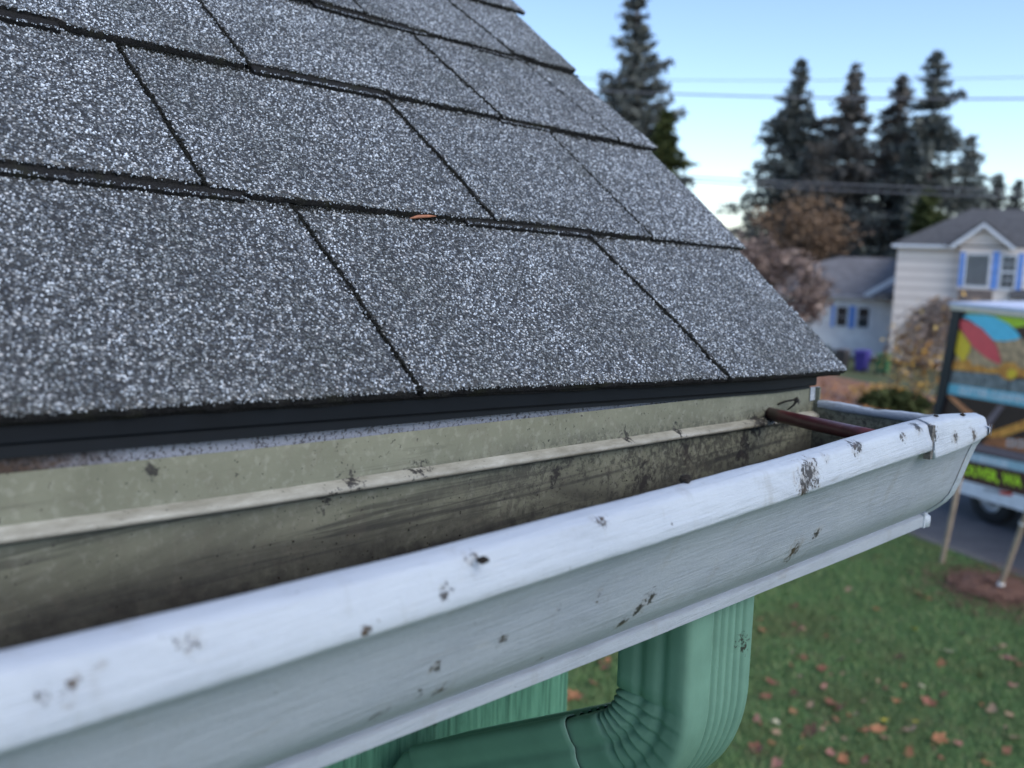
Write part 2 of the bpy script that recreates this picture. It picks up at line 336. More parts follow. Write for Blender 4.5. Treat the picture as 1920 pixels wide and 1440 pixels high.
for i, sl in enumerate(SL):
    for k in range(len(sl) - 1):
        (a0, a1), (b0, b1) = sl[k], sl[k+1]
        if k > 0: a0 += 1.9; a1 += 1.9
        if k < len(sl) - 2: b0 -= 1.9; b1 -= 1.9
        nu = max(6, int((b0 - a0) / 5)); nv = 30
        su = np.linspace(0, 1, nu); sv = np.linspace(0, 1, nv)
        rg = np.random.default_rng(100 * i + k)
        Uu = np.zeros((nu, nv)); Vv = np.zeros((nu, nv))
        for q, fv in enumerate(sv):
            uu = (a0 + (a1 - a0) * fv) + ((b0 + (b1 - b0) * fv) - (a0 + (a1 - a0) * fv)) * su
            v0 = FR[i](uu); v1 = FR[i+1](uu) + 30
            Uu[:, q] = uu; Vv[:, q] = v0 + (v1 - v0) * fv
        edge = rg.normal(size=nu) * .35; Vv[:, 0] += edge
        wv = lambda s_: .9 * np.interp(np.arange(nv), np.arange(0, nv + 3, 3), np.random.default_rng(s_).normal(size=len(np.arange(0, nv + 3, 3)))); Uu[-1, :] += wv(i * 10 + k + 1); Uu[0, :] += wv(i * 10 + k)
        lift = -.6 if k % 2 == 0 else 0.0
        top = R3a(Uu.ravel(), Vv.ravel(), surf(Uu.ravel(), Vv.ravel(), i) + lift).reshape(nu, nv, 3)
        bot = R3a(Uu.ravel(), Vv.ravel(), surf(Uu.ravel(), Vv.ravel(), i) - TH + .3).reshape(nu, nv, 3)
        verts = [top.reshape(-1, 3), bot.reshape(-1, 3)]; off = nu * nv
        tr = []; mi = []
        idx = lambda a, b: a * nv + b
        for a in range(nu - 1):
            for b in range(nv - 1):
                q = (idx(a, b), idx(a+1, b), idx(a+1, b+1), idx(a, b+1)); tr += [(q[0], q[1], q[2]), (q[0], q[2], q[3])]; mi += [0, 0]
            tr += [(idx(a, 0)+off, idx(a+1, 0)+off, idx(a+1, 0)), (idx(a, 0)+off, idx(a+1, 0), idx(a, 0))]; mi += [2, 2]
            tr += [(idx(a+1, nv-1)+off, idx(a, nv-1)+off, idx(a, nv-1)), (idx(a+1, nv-1)+off, idx(a, nv-1), idx(a+1, nv-1))]; mi += [2, 2]
        for b in range(nv - 1):
            tr += [(idx(nu-1, b)+off, idx(nu-1, b+1)+off, idx(nu-1, b+1)), (idx(nu-1, b)+off, idx(nu-1, b+1), idx(nu-1, b))]; mi += [2, 2]
            tr += [(idx(0, b+1)+off, idx(0, b)+off, idx(0, b)), (idx(0, b+1)+off, idx(0, b), idx(0, b+1))]; mi += [2, 2]
        tr = np.array(tr); nb = 2 * off
        # real granules wherever the tab can be seen close to
        dens = .36 if i < 3 else .42
        area = (b0 - a0) * 150
        n = int(area * dens)
        fu = rg.random(n); fv = rg.random(n) * .86
        uu = (a0 + (a1 - a0) * fv) + ((b0 + (b1 - b0) * fv) - (a0 + (a1 - a0) * fv)) * fu
        v0 = FR[i](uu); v1 = FR[i+1](uu) + 30; vv = v0 + (v1 - v0) * fv
        lim = -985
        keep = uu > lim; uu, vv = uu[keep], vv[keep]
        nn = surf(uu, vv, i) + lift + rg.uniform(-.25, .35, len(uu))
        rad = rg.uniform(.48, .98, len(uu)) * (1.0 + .35 * (rg.random(len(uu)) > .92)) * (.82 if i > 2 else 1)
        # crumbs hanging on the front edge and on the side edges
        ne = int((b0 - a0) * 1.3); ue = a0 + (b0 - a0) * rg.random(ne); ke = ue > lim; ue = ue[ke]
        ve = FR[i](ue) + rg.uniform(-.7, .3, len(ue)); nne = surf(ue, ve, i) + lift - np.abs(rg.normal(0, .6, len(ue)))
        re_ = rg.uniform(.35, .7, len(ue))
        uu = np.r_[uu, ue]; vv = np.r_[vv, ve]; nn = np.r_[nn, nne]; rad = np.r_[rad, re_] / 1000.
        if len(uu):
            gv, gf = granules(R3a(uu, vv, nn), rad, 31 * i + k)
            verts.append(gv); tr = np.r_[tr, gf + nb]; mi += [1] * len(gf); total += len(gf)
        o = tri_mesh("shingle_tab", np.concatenate(verts), tr, [M['bed'], M['granule'], M['edge']], None, mi)
        place(o, roof)
    GP = []; GR = []; rg = np.random.default_rng(900 + i)
    for a0, a1 in sl[1:-1]:
        if a0 < -700: continue
        n = 1100; f = rg.random(n); uu = a0 + (a1 - a0) * f + rg.normal(0, 1.5, n) * (1 + .6 * np.sin(f * 37 + a0)); v0 = FR[i](uu); vv = v0 + (FR[i+1](uu) + 8 - v0) * f
        GP.append(R3a(uu, vv, surf(uu, vv, i) + rg.uniform(-1.8, .45, n))); GR.append(rg.uniform(.4, .9, n))
    uu = rg.uniform(-720 + 45 * i, sl[-1][0] - 8, 2600); vv = FR[i+1](uu) - np.abs(rg.normal(0, 1.6, len(uu))) * (1 + .8 * np.sin(uu * .05)) - .2
    GP.append(R3a(uu, vv, surf(uu, vv, i) + rg.uniform(-.3, .5, len(uu)))); GR.append(rg.uniform(.3, .75, len(uu)))
    gv, gf = granules(np.concatenate(GP), np.concatenate(GR) / 1000, 77 + i); place(tri_mesh("slot_grit", gv, gf, [M['soot']]), roof)
    # dark grit lying in the slots of the course, and the underlay that shows there
    mb = MB()
    g = [(R3(u, float(FR[i](u)) + 2.0, -3.4), R3(u, float(FR[i+1](u)) + 20, -3.0 - TH)) for u in np.linspace(-980, sl[-1][0] - 6, 30)]
    mb.loft([[p[0], p[1]] for p in g], 0)
    place(mb.build("slot_underlay", M['soot']), roof)
# extra laminated layer that peeks out under parts of the course fronts
def lamina(i, u0, u1, out=3.2, th=2.2):
    mb = MB(); rg = np.random.default_rng(int(abs(u0)) + i); a = []
    us = np.arange(u0, u1, 4.0)
    for u in us:
        j = rg.normal() * .4; v0 = float(FR[i](u)); base = -TH
        a.append([R3(u, v0 - out + j, base - .4), R3(u, v0 - out + j, base + th), R3(u, v0 + 6, base + th)])
    mb.loft(a, 0); mb.add([a[0][0], a[0][1], a[0][2]], [(0, 1, 2)]); mb.add([a[-1][0], a[-1][1], a[-1][2]], [(2, 1, 0)])
    gu = rg.uniform(u0, u1, int((u1-u0)*1.6)); gv_, gf = granules(R3a(gu, FR[i](gu) - out + rg.uniform(-.4, 2.4, len(gu)), np.full(len(gu), -TH + th + .1)), rg.uniform(.35, .6, len(gu))/1000, 5)
    b = len(mb.v); mb.add(gv_.tolist(), gf.tolist(), 1)
    o = mb.build("shingle_lamina", [M['edge'], M['granule']]); place(o, roof)
for i, u0, u1, o_, t_ in ((1, -980, -505, 7.2, 2.8), (1, -345, -216, 5.8, 2.4), (2, -980, -562, 9.5, 3.4), (2, -440, -324, 8.5, 2.8), (2, -206, -145, 4.5, 2.2), (3, -328, -207, 8.5, 2.8), (3, -150, -79, 5, 2.2), (4, -190, -125, 4, 2.2)):
    lamina(i, u0, u1, o_, t_)
# starter strip, roof deck, drip edge
mb = MB(); us = np.linspace(-980, -26, 60); rg = np.random.default_rng(3)
mb.loft([[R3(u, float(FR[0](u)) + 90, -TH - 1.2), R3(u, float(FR[0](u)) + 1.0 + rg.normal()*.3, -TH - .1), R3(u, float(FR[0](u)) + 1.2 + rg.normal()*.3, -TH - 3.0), R3(u, float(FR[0](u)) + 90, -TH - 3.6)] for u in us], 0)
k = len(mb.v); mb.f.append((k-4, k-3, k-2, k-1)); mb.mi.append(0); mb.sm.append(False)
place(mb.build("starter_strip", M['edge']), roof)
mb = MB(); mb.prism([(-2500, 14), (-74, 14), (-74, 2600), (-2500, 2600)], lambda a, b, t: R3(a, b, t), -11, -24)
place(mb.build("roof_deck", simple("deck_wood", (.18,.12,.07), .8, .3, 30)), roof)
mb = MB(); mb.prism([(-2500, 800), (0, 812), (0, 2600), (-2500, 2600)], lambda a, b, t: R3(a, b, t), -10, -4.8)
mb.prism([(-2500, 0), (-982, 0), (-982, 799), (-2500, 799)], lambda a, b, t: R3(a, b, t), -10, -3)
place(mb.build("shingle_field", M['bed']), roof)
def zdrip(y): return float(np.interp(y, [0, 105, 205, 359, 630, 696], [-70.5, -77.0, -83.0, -92.8, -111.4, -113.6]))
mb = MB(); rr = []
for y in np.linspace(-900, 692, 80):
    u = y - 772.5
    zt = -66.5 + (y - 106) * -.0660 if y > -50 else -56.2 + (y + 50) * -.055
    zb_ = zdrip(y) if y > 0 else -70.5 - y * .06
    ua = (y - 772.487) / .9985
    p1 = Vector(R3(ua, 60, -TH - 3.3)); p0 = Vector(R3(ua, 3.0, -TH - 3.3))
    xf = float(ip(y, [0, 700], [-350.5, -345.0])); kk = -xf / 352.0; zb_ *= kk
    rr.append([p1, p0, Vector(mm(xf, y, zb_ + 11.0)), Vector(mm(xf, y, zb_ + 1.0)), Vector(mm(xf - .6, y, zb_)), Vector(mm(xf - 2.0, y, zb_ + .5)), Vector(mm(xf - 2.0, y, zb_ + 9)), p0 + Vector((-.002, 0, -.004)), p1 - Vector(N) * .002])
mb.loft(rr, 0, closed=True); n9 = 9
mb.f.append(tuple(range(n9))); mb.mi.append(0); mb.sm.append(False)
mb.f.append(tuple(reversed(range(len(mb.v) - n9, len(mb.v))))); mb.mi.append(0); mb.sm.append(False)
o = place(mb.build("drip_edge", M['drip']), roof)
mb = MB(); mb.loft([[mm(-351.6 + .004 * max(0, y), y, zdrip(y) + 6), mm(-351.0 + .004 * max(0, y), y, zdrip(y) - float(ip(y, [0, 205, 359, 620], [4.4, 4.0, 1.9, .3]))), mm(-352.0 + .004 * max(0, y), y, zdrip(y) - float(ip(y, [0, 205, 359, 620], [4.2, 3.8, 1.7, .2]))), mm(-353.0 + .004 * max(0, y), y, zdrip(y) + 6)] for y in np.linspace(-900, 688, 60)], 0, False, True)
place(mb.build("gap_shade_strip", M['drip']), roof)  # black strip added to imitate the shaded gap below the drip edge

# ================================================================ gutter
def lin(y, ys, zs):
    if y < ys[0]: return zs[0] + (y - ys[0]) * (zs[1] - zs[0]) / (ys[1] - ys[0])
    return float(ip(y, ys, zs))
zb = lambda y: lin(y, [0, 204, 357, 529, 627, 693, 705], [-80.5, -91.8, -98.3, -106, -110.8, -113.9, -114.5])
zl = lambda y: lin(y, [0, 66, 133, 197, 300, 418, 512, 586, 640, 700], [-95.5, -99.0, -101.9, -103.8, -106, -108, -108.4, -108.9, -111.5, -117.5])
z4 = lambda y: lin(y, [0, 62, 126, 226, 336, 430, 600, 640, 700], [-115.2, -117.9, -120.1, -122.3, -124.4, -125.8, -127.4, -129, -131])
z5 = lambda y: lin(y, [0, 154, 271, 360, 483, 594, 700], [-168, -177.0, -182.5, -186.3, -191.3, -194.6, -198.2])
z6 = lambda y: lin(y, [0, 176, 269, 358, 481, 592, 703], [-177, -187.0, -191.8, -196.2, -201.0, -206.0, -210.0])
gut = empty("rain_gutter", mm(-300, 700, -120))
tag(gut, "dirty white painted metal gutter with beige inside running along the shingle eave", "gutter")
ysta = list(np.linspace(-900, 0, 10)) + list(np.linspace(20, 690, 68)) + [699.5]
def inner(y):                               # beige lining: back wall with rolled bead, floor, rising front
    b = zb(y); f = z6(y) + 4.4; q = z4(y)
    return [(-350, b), 
            (-349.2, b - 60), (-347, f + 2), (-343, f), (-300, f - .3), (-268, f), (-264, f + 3), (-259, f + 12), (-250, f + 22), (-240, f + 38), (-236, q - 14), (-233.4, q - 4), (-233, q + 4), (-233, zl(y) - 6)]
def outer(y):                               # painted front: lip underside, cove, ogee, bottom band
    a = z4(y); c = z5(y) + 1.6; hh = a - c; e = z6(y)
    pr = [(0, -222.5), (.06, -226.2), (.14, -229.2), (.30, -232.6), (.46, -235.6), (.60, -238.2), (.72, -241.2), (.82, -245.6), (.90, -250.8), (.965, -255.6), (1.0, -258.6)]
    P = [(-219.6, a + .6)] + [(x, a - hh * f) for f, x in pr]
    e += 3.0; P += [(-258.8, c - .6), (-257.2, c - 1.0), (-256.0, c - 1.8), (-255.8, (c + e) / 2), (-256.1, e + .8), (-257.4, e), (-265, e), (-300, e - .2), (-349, e), (-350.8, e + 4), (-350.8, zb(y) - .5)]
    return P
mb = MB(); mb.loft([[mm(x, y, z) for x, z in inner(y)] for y in ysta], 0, True)
o = place(mb.build("trough", M['trough']), gut); tro = o
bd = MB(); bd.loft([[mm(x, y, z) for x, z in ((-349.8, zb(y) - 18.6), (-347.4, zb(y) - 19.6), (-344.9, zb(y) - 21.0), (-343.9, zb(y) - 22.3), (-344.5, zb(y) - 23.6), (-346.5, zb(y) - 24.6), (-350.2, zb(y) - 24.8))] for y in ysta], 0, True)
t = NT("bead_highlight_paint"); c = t.ramp(t.noise(120, 5, .7, src=t.mapping((1, .3, 1))), [(.3, (.19,.18,.14)), (.6, (.33,.32,.27)), (.75, (.45,.44,.39))])  # paler than the trough, a highlight painted along the bead
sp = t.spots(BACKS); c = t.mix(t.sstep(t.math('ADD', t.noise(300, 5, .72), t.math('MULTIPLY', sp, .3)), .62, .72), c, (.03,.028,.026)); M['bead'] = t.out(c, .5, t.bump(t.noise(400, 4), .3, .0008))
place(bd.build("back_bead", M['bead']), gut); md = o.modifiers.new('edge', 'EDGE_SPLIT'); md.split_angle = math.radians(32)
mb = MB(); mb.loft([[mm(x, y, z) for x, z in reversed(outer(y))] for y in ysta], 0, True)
front = place(mb.build("front_panel", M['ogee']), gut)
md = front.modifiers.new("edge", 'EDGE_SPLIT'); md.split_angle = math.radians(38)
def lipprof(y, d=0.0, zo=None):
    t_ = zl(y); q = z4(y) if zo is None else zo(y)
    return [(-233.4 - d, t_ - 9), (-233.4 - d, t_ - 2.2), (-232.6 - d, t_ - .7), (-231.2, t_ + d), (-229.6, t_ + .05 + d), (-225.2 + d, t_ - 1.3 + d), (-223.4 + d, t_ - 2.3 + d), (-222.6 + d, t_ - 3.4), (-221.4 + d, t_ - 7.6), (-219.2 + d, q + 5), (-218.9 + d, q + 1.2),
            (-219.4 + d, q - .2), (-220.8, q - .7), (-223.5, q + .2), (-223.6, q + 4), (-222.4, t_ - 7), (-226, t_ - 4), (-231, t_ - 4), (-232, t_ - 9)]
ylip = [y for y in ysta if y < 596] + [600]
mb = MB(); rg = np.random.default_rng(9)
rings = []
for y in ylip:
    w1, w2 = .22 * math.sin(y * .11) + .15 * math.sin(y * .31), .2 * math.sin(y * .05 + 1)
    rings.append([mm(x + w1 * .6, y, z + w2 * .5) for x, z in lipprof(y)])
mb.loft(rings, 0, True, True)
k = len(rings[0]); mb.f.append(tuple(range(len(mb.v) - k, len(mb.v)))); mb.mi.append(0); mb.sm.append(False)
lip = place(mb.build("lip", M['lip']), gut)
# corner sleeve over the last stretch of the lip, with its rolled nose and ragged paint
zs = lambda y: lin(y, [604, 655, 690, 703], [-133.6, -134, -132.2, -130.5])
mb = MB(); rings = []
for y in (603.5, 604.3, 606, 610, 620, 632, 645, 658, 672, 684, 692, 698, 702, 704):
    d = .5 if y > 604.1 else .1
    if y > 701: d = .3
    j = .25 * math.sin(y * .9)
    zz = zs
    if y < 606: zz = lambda q, z0=zs: z0(q) + 5 * (606 - q) / 2.5
    rings.append([mm(x, y, z + j * .4) for x, z in lipprof(y, d + j * .2, zz)])
mb.loft(rings, 0, True, True)
mb.f.append(tuple(range(len(rings[0]) - 1, -1, -1))); mb.mi.append(0); mb.sm.append(False)
mb.f.append(tuple(range(len(mb.v) - len(rings[0]), len(mb.v)))); mb.mi.append(0); mb.sm.append(False)
# curled outer flange at the very end
fl = [[mm(-217.2 - a * .4, 697 + a, z) for z in np.linspace(zs(699), zl(700) - 5.5, 7)] for a in (0, 2, 4.2)]
mb.loft(fl, 0, False); mb.loft([[(p[0] + .0014, p[1] + .0003, p[2]) for p in r] for r in reversed(fl)], 0, False)
place(mb.build("lip_sleeve", M['lip']), gut)
mb = MB(); mb.box(mm(-224, 599.6, -133.5), mm(-219.8, 603.8, -112))
place(mb.build("sleeve_gap", simple("old_sealant", (.22,.21,.20), .7, .5, 300, 0, .8)), gut)
# end cap: the whole section closed, folded flange with rounded rim standing proud of it
pe = [(x, z) for x, z in inner(699.5)]; rimz = lambda x: float(ip(x, [-350, -300, -262, -240, -219], [-123.6, -124.4, -123.2, -119.0, -118.0]))
poly = [(-350, -113.9), (-345.2, -113.6), (-345.6, -123.4)] + [(x, rimz(x)) for x in (-335, -320, -305, -290, -275, -262, -250, -240)] + [(-232, -123.5), (-224, -125)]
poly += [(-221.5, -130), (-222.5, -134)] + [(x, z) for x, z in outer(699.5)[2:18]] + [(-349, z6(700))]
mb = MB(); mb.prism(poly, lambda a, b, t: mm(a, t, b), 699.0, 700.4)
place(mb.build("end_cap", M['trough']), gut)
mb = MB(); prof = outer(699.5)[1:18]
# painted flange that wraps the front contour and the rolled rim along the top
rings = [[mm(x, 703.6, z) for x, z in prof], [mm(x + 2.6, 703.8, z - .4) for x, z in prof], [mm(x + 2.2, 701.5, z - .2) for x, z in prof], [mm(x + .6, 698.8, z) for x, z in prof]]
mb.loft(rings, 0, True)
place(mb.build("end_flange", M['lip']), gut)
mb = MB(); rings = []
for x in np.linspace(-346, -226, 42):
    z = rimz(x) + .3 * math.sin(x * .13) + .12 * math.sin(x * .53); hgt = 6.0 + .6 * math.sin(x * .13)
    rings.append([mm(x, 698.7, z - hgt), mm(x, 697.9, z - hgt + .5), mm(x, 697.6, z - .9), mm(x, 698.6, z), mm(x, 702.6, z + .1), mm(x, 703.6, z - 1.2), mm(x, 703.7, z - 8), mm(x, 702.7, z - 8.2)])
mb.loft(rings, 0, True, True)
place(mb.build("end_rim", M['lip']), gut)
mb = MB(); mb.loft([[mm(-351, y, zb(y) + .2), mm(-349.2, y, zb(y) + .4), mm(-348.9, y, zb(y) - 10), mm(-351, y, zb(y) - 10.4)] for y in (691, 693, 697, 701, 706)], 0, False, True)
place(mb.build("back_flange", M['lip']), gut)
mb = MB(); 0 and mb.tube([mm(-255.8, 694.5, -197.5), mm(-255.4, 694, -201), mm(-256.1, 692.5, -205.6)], [.0006, .0013, .0006], 8)
mb.box(mm(-260, 696.8, -206.8), mm(-255.3, 703, -195.9))
place(mb.build("band_end_tab", M['lip']), gut)
# spike tube through the gutter
mb = MB(); a = Vector(mm(-349.5, 630.2, -127.4)); b = Vector(mm(-233, 556, -116.2)); dd = (b - a)
fr = [0, .02, .2, .4, .6, .8, 1.0]; mb.tube([a + dd * f for f in fr], [.0052, .0049, .0047, .0047, .0047, .0046, .0047], 20)
place(mb.build("spike_ferrule", M['tube']), gut)
# loose grit and silt lying in the trough
rg = np.random.default_rng(55); n = 5200; yy = rg.uniform(60, 690, n) ; fl_ = rg.random(n)
zbv = np.array([zb(q) for q in yy]); z6v = np.array([z6(q) for q in yy]) + 4.6
hgt_ = rg.random(n) ** 2.2; clus = (np.sin(yy * .031) + np.sin(yy * .083 + 1) + rg.normal(0, .8, n)) > .1
onback = (fl_ < .30) & clus
Z = np.where(onback, z6v + 2 + hgt_ * (zbv - 26 - z6v), z6v + rg.uniform(0, 1.2, n)); X = np.where(onback, -348.9, rg.uniform(-346, -266, n))
gv, gf = granules(np.c_[X, yy, Z] / 1000 + np.array([0, 0, H]), rg.uniform(.25, .95, n) * np.where(onback, .55, 1.0) / 1000, 56)
o = tri_mesh("loose_grit", gv, gf, [M['crumb']]); tag(o, "dark loose grit and silt scattered inside the beige gutter trough", "grit", kind='stuff')
nail = empty("bent_nail", mm(-349, 654, -120))
tag(nail, "bent rusty nail sticking out of the beige gutter back beside the red tube", "nail")
mb = MB(); mb.tube([mm(-350, 641.5, -121.6), mm(-346, 646, -119.2), mm(-342, 651, -117.9), mm(-340.8, 653.5, -118.6), mm(-342.5, 652.8, -122.2), mm(-346, 650.4, -126)], [.0006, .0008, .0008, .0012, .0008, .0005], 8)
place(mb.build("shank", M['rust']), nail)
mb = MB(); mb.tube([mm(-341.6, 653.4, -117.2), mm(-340.6, 654.6, -119.4)], [.0019, .0017], 10)
place(mb.build("nail_head", M['rust']), nail)
nail2 = MB(); nail2.tube([mm(-349, 620, -133.4), mm(-344, 634, -133.0), mm(-341, 648, -131.2)], [.0007, .0009, .0012], 8)
o = nail2.build("gutter_nail", M['rust']); tag(o, "dark straight nail lying along the bead under the red tube", "nail")
def crumb(x, y, z, r, label, name="dirt_clump", seed=0, sq=.7):
    me = MB(); rg = random.Random(seed)
    import bmesh
    bm = bmesh.new(); bmesh.ops.create_icosphere(bm, subdivisions=3, radius=r / 1000)
    for v in bm.verts:
        k = 1 + .55 * mnoise.noise(v.co * (1400 / r) + Vector((seed, 0, 0))) + .25 * mnoise.noise(v.co * (4200 / r)); v.co *= k; v.co.z *= sq
    mes = bpy.data.meshes.new(name); bm.to_mesh(mes); bm.free(); mes.materials.append(M['crumb'])
    o = bpy.data.objects.new(name, mes); o.location = mm(x, y, z); C.objects.link(o); tag(o, label, "dirt"); return o
crumb(-231.5, 347, -105.4, 2.7, "brown dirt clump perched on the inner edge of the white gutter lip", seed=3)
crumb(-218.6, 211, -107.5, 1.7, "dark dirt clump stuck to the outer face of the white gutter lip", seed=5)
crumb(-262, 560, -205 + 88, .01 + 1.2, "small dark dirt clump on the lip where the red tube ends", seed=8) if False else None
for s_, (x, y, z, r) in enumerate(((-229, 628, -110.2, 1.6), (-226, 668, -113.8, 1.9), (-230, 678, -115.2, 1.6))):
    crumb(x, y, z, r, ("dark crumb of dirt on top of the lip where the end rim begins", "black twiggy dirt on top of the white gutter corner", "black dirt flake on the gutter corner beside the truck view")[s_], seed=20 + s_, sq=.35)
mb = MB(); p0 = Vector(R3(-394, 148.0, -3.4)); p1 = Vector(R3(-371, 151.6, -2.2))
mb.tube([p0, p0.lerp(p1, .3) + Vector((0, 0, .0006)), p0.lerp(p1, .7) + Vector((0, 0, .0004)), p1], [.0003, .0011, .0009, .0003], 8)
o = mb.build("pine_needle", M['needle']); tag(o, "dry orange needle leaf lying under the front of a shingle course", "leaf")

# ================================================================ own house under the eave
house = empty("house_wall", (-.60, .60, 0)); tag(house, "green wooden house wall with board corner under the eave", "house")
mb = MB(); mb.loft([[mm(-356, y, zdrip(y) + 5), mm(-354.6, y, zdrip(y) + 4.5), mm(-352.2, y, -221), mm(-372, y, -221), mm(-372, y, zdrip(y) + 5)] for y in np.linspace(-900, 690, 50)], 0, False, True)
k = len(mb.v); mb.f.append((k-5, k-4, k-3, k-2, k-1)); mb.mi.append(0); mb.sm.append(False)
place(mb.build("fascia", M['fascia']), house)
mb = MB(); mb.box((-.565, -2.5, 0.0), (-.545, .6395, H - .215))
place(mb.build("corner_board", M['board']), house)
mb = MB(); mb.box((-3.0, -2.5, 0.0), (-.566, .62, H - .13)); mb.prism([(-.566, H-.13), (-3.0, H-.13), (-3.0, H + 1.75)], lambda a, b, t: (a, t, b), -2.5, .62)
place(mb.build("wall", M['board']), house)
mb = MB(); mb.box((-.5445, -2.5, H - .221), (-.3725, .66, H - .209)); place(mb.build("soffit", simple("soffit_paint", (.5,.5,.46), .7, .2, 20)), house)

# ================================================================ downspout: two by three inch corrugated elbow
dsp = empty("downspout", mm(-293, 449, -200))
tag(dsp, "green corrugated metal downspout elbow under the white gutter", "downspout")
def section(cx_, w=51., d=69., rib=3.0):
    """outline in the (radial, Y) plane: radial + faces outward; corrugated broad faces, softened corners"""
    P = []; hw, hd = w / 2, d / 2
    def side(p, q, nrm, ribs, amp):
        n = ribs * 12 + 4 if ribs else 5
        for i in range(n):
            f = i / n; x = p[0] + (q[0] - p[0]) * f; y = p[1] + (q[1] - p[1]) * f
            g = 0
            if ribs:
                t = (f - .27) / .66 if ribs == 5 else (f - .12) / .76
                if 0 < t < 1: g = -amp * (.5 - .5 * math.cos(2 * math.pi * t * ribs)) ** 2.2
            P.append((x + nrm[0] * g, y + nrm[1] * g))
    c = 5.5
    def arc(cx, cy, a0):
        for k in range(1, 5): a = math.radians(a0 + 90 * k / 5); P.append((cx + c * math.cos(a), cy + c * math.sin(a)))
    side((hw, -hd + c), (hw, hd - c), (1, 0), 5, rib); arc(hw - c, hd - c, 0)
    side((hw - c, hd), (-hw + c, hd), (0, 1), 2, rib * .5); arc(-hw + c, hd - c, 90)
    side((-hw, hd - c), (-hw, -hd + c), (-1, 0), 5, rib); arc(-hw + c, -hd + c, 180)
    side((-hw + c, -hd), (hw - c, -hd), (0, -1), 2, rib * .55); arc(hw - c, -hd + c, 270)
    return P
XC, YC = -293.5, 449.5
BEND = math.radians(61); RI = 27.0
def sweep(path):
    """path: list of (x, z, ang, crimp, grow) in mm; ang 0 = section facing +X on a vertical pipe, crimp pulls the inner side in"""
    rings = []
    for x, z, a, cr, gr in path:
        ring = []
        for r, y in section(0):
            r *= gr; y *= gr
            inner_f = max(0.0, min(1.0, (14 - r) / 40)) if cr else 0      # pleats deepest on the inside of the bend
            r2 = r + cr * inner_f * 1.0; y2 = y * (1 - .013 * cr * max(0., min(1., (24 - r) / 40)) ** .7)
            ring.append(mm(x + math.cos(a) * r2, YC + y2, z - math.sin(a) * r2 - .20 * math.sin(a) * (y + 34)))
        rings.append(ring)
    return rings
path = [(XC, -196, 0, 0, 1), (XC, -230, 0, 0, 1), (XC, -250, 0, 0, 1)]
cx0, cz0 = XC - 25.5 - RI, -258.0; RC = 25.5 + RI; NP = 7; sub = 8
arcp = []
for i in range(NP * sub + 1):
    f = i / (NP * sub); a = BEND * f; ph = (i % sub) / sub
    saw = (0 if i == 0 else (1.0 - ph) if ph > .12 else ph / .12)                          # stepped pleats like overlapping scales
    arcp.append((cx0 + RC * math.cos(a), cz0 - RC * math.sin(a), a, 5.6 * saw, 1.0 + .02 * math.sin(a * 2)))
path += arcp
ex, ez, ea = arcp[-1][0], arcp[-1][1], BEND
dx, dz = -math.sin(ea), -math.cos(ea)
for L_ in (6, 14, 26): path.append((ex + dx * L_, ez + dz * L_, ea, 0, 1.0))
mb = MB(); mb.loft(sweep(path), 0, True, True)
place(mb.build("elbow", M['green']), dsp)
path = [(ex + dx * L_, ez + dz * L_, ea, 0, g_) for L_, g_ in ((25, 1.045), (25.6, 1.07), (30, 1.075), (60, 1.07), (120, 1.07), (195, 1.07))]
e2x, e2z = ex + dx * 195, ez + dz * 195
mb = MB(); mb.loft(sweep(path), 0, True, True); place(mb.build("offset_pipe", M['green']), dsp)
path = [(e2x + 3, e2z + 1, ea, 0, 1.0), (e2x - 8, e2z - 6, ea * .8, 0, 1.0), (e2x - 16, e2z - 18, ea * .5, 0, 1.0), (e2x - 20, e2z - 34, ea * .2, 0, 1.0), (e2x - 21, e2z - 60, 0, 0, 1.0), (e2x - 21, -H * 1000 + 160, 0, 0, 1.0)]
mb = MB(); mb.loft(sweep(path), 0, True, True); place(mb.build("leader_pipe", M['green']), dsp)
mb = MB(); seam = [(ex + dx * 25.2, ez + dz * 25.2)]
print("near triangles", total)
# ================================================================ ground, street, far slope
P3 = lambda x, y, z: Vector((x, y, z + H))          # metres, z measured from eye level
NS = Vector((0.37836772, 0.92565537, 0)); TS = Vector((0.92565537, -0.37836772, 0))   # across / along the street
def gz(n):                                  # ground height by distance across the street
    return float(np.interp(n, [-50, 7.4, 7.5, 12.2, 12.35, 16.5, 23, 33, 45, 400], [0, 0, -.2, -.2, -.15, -.95, -2.05, -3.45, -3.75, -3.75]))
def gpt(n, t, up=0.0): p = NS * n + TS * t; return Vector((p.x, p.y, gz(n) + up))
def ground(name, ns, t0, t1, mat, up=0.0, nt_=2):
    mb = MB(); mb.loft([[gpt(n, t, up) for t in np.linspace(t0, t1, nt_)] for n in ns], 0)
    for f in mb.f: pass
    mb.f = [tuple(reversed(f)) for f in mb.f]
    o = mb.build(name, mat); tag(o, kind='structure'); return o
t = NT("lawn_turf")
g1 = t.noise(1.1, 5, .6); g2 = t.noise(30, 5, .7, src=t.mapping((1, 1, 1)))
c = t.ramp(g2, [(.30, (.055,.095,.035)), (.55, (.11,.19,.075)), (.75, (.17,.26,.11))])
c = t.mix(t.math('MULTIPLY', t.sstep(g1, .45, .65), .6), c, (.075,.095,.05))
c = t.mix(t.math('MULTIPLY', t.sstep(t.noise(2.7, 4, .6), .52, .66), .7), c, (.13,.12,.07))
M['lawn'] = t.out(c, .9, t.bump(g2, .6, .03), spec=.1)
t = NT("asphalt_road"); c = t.ramp(t.noise(3, 6, .65), [(.3, (.075,.075,.085)), (.7, (.12,.12,.13))])
M['road'] = t.out(t.mix(t.sstep(t.noise(60, 4, .7), .5, .8), c, (.16,.16,.165)), .85)
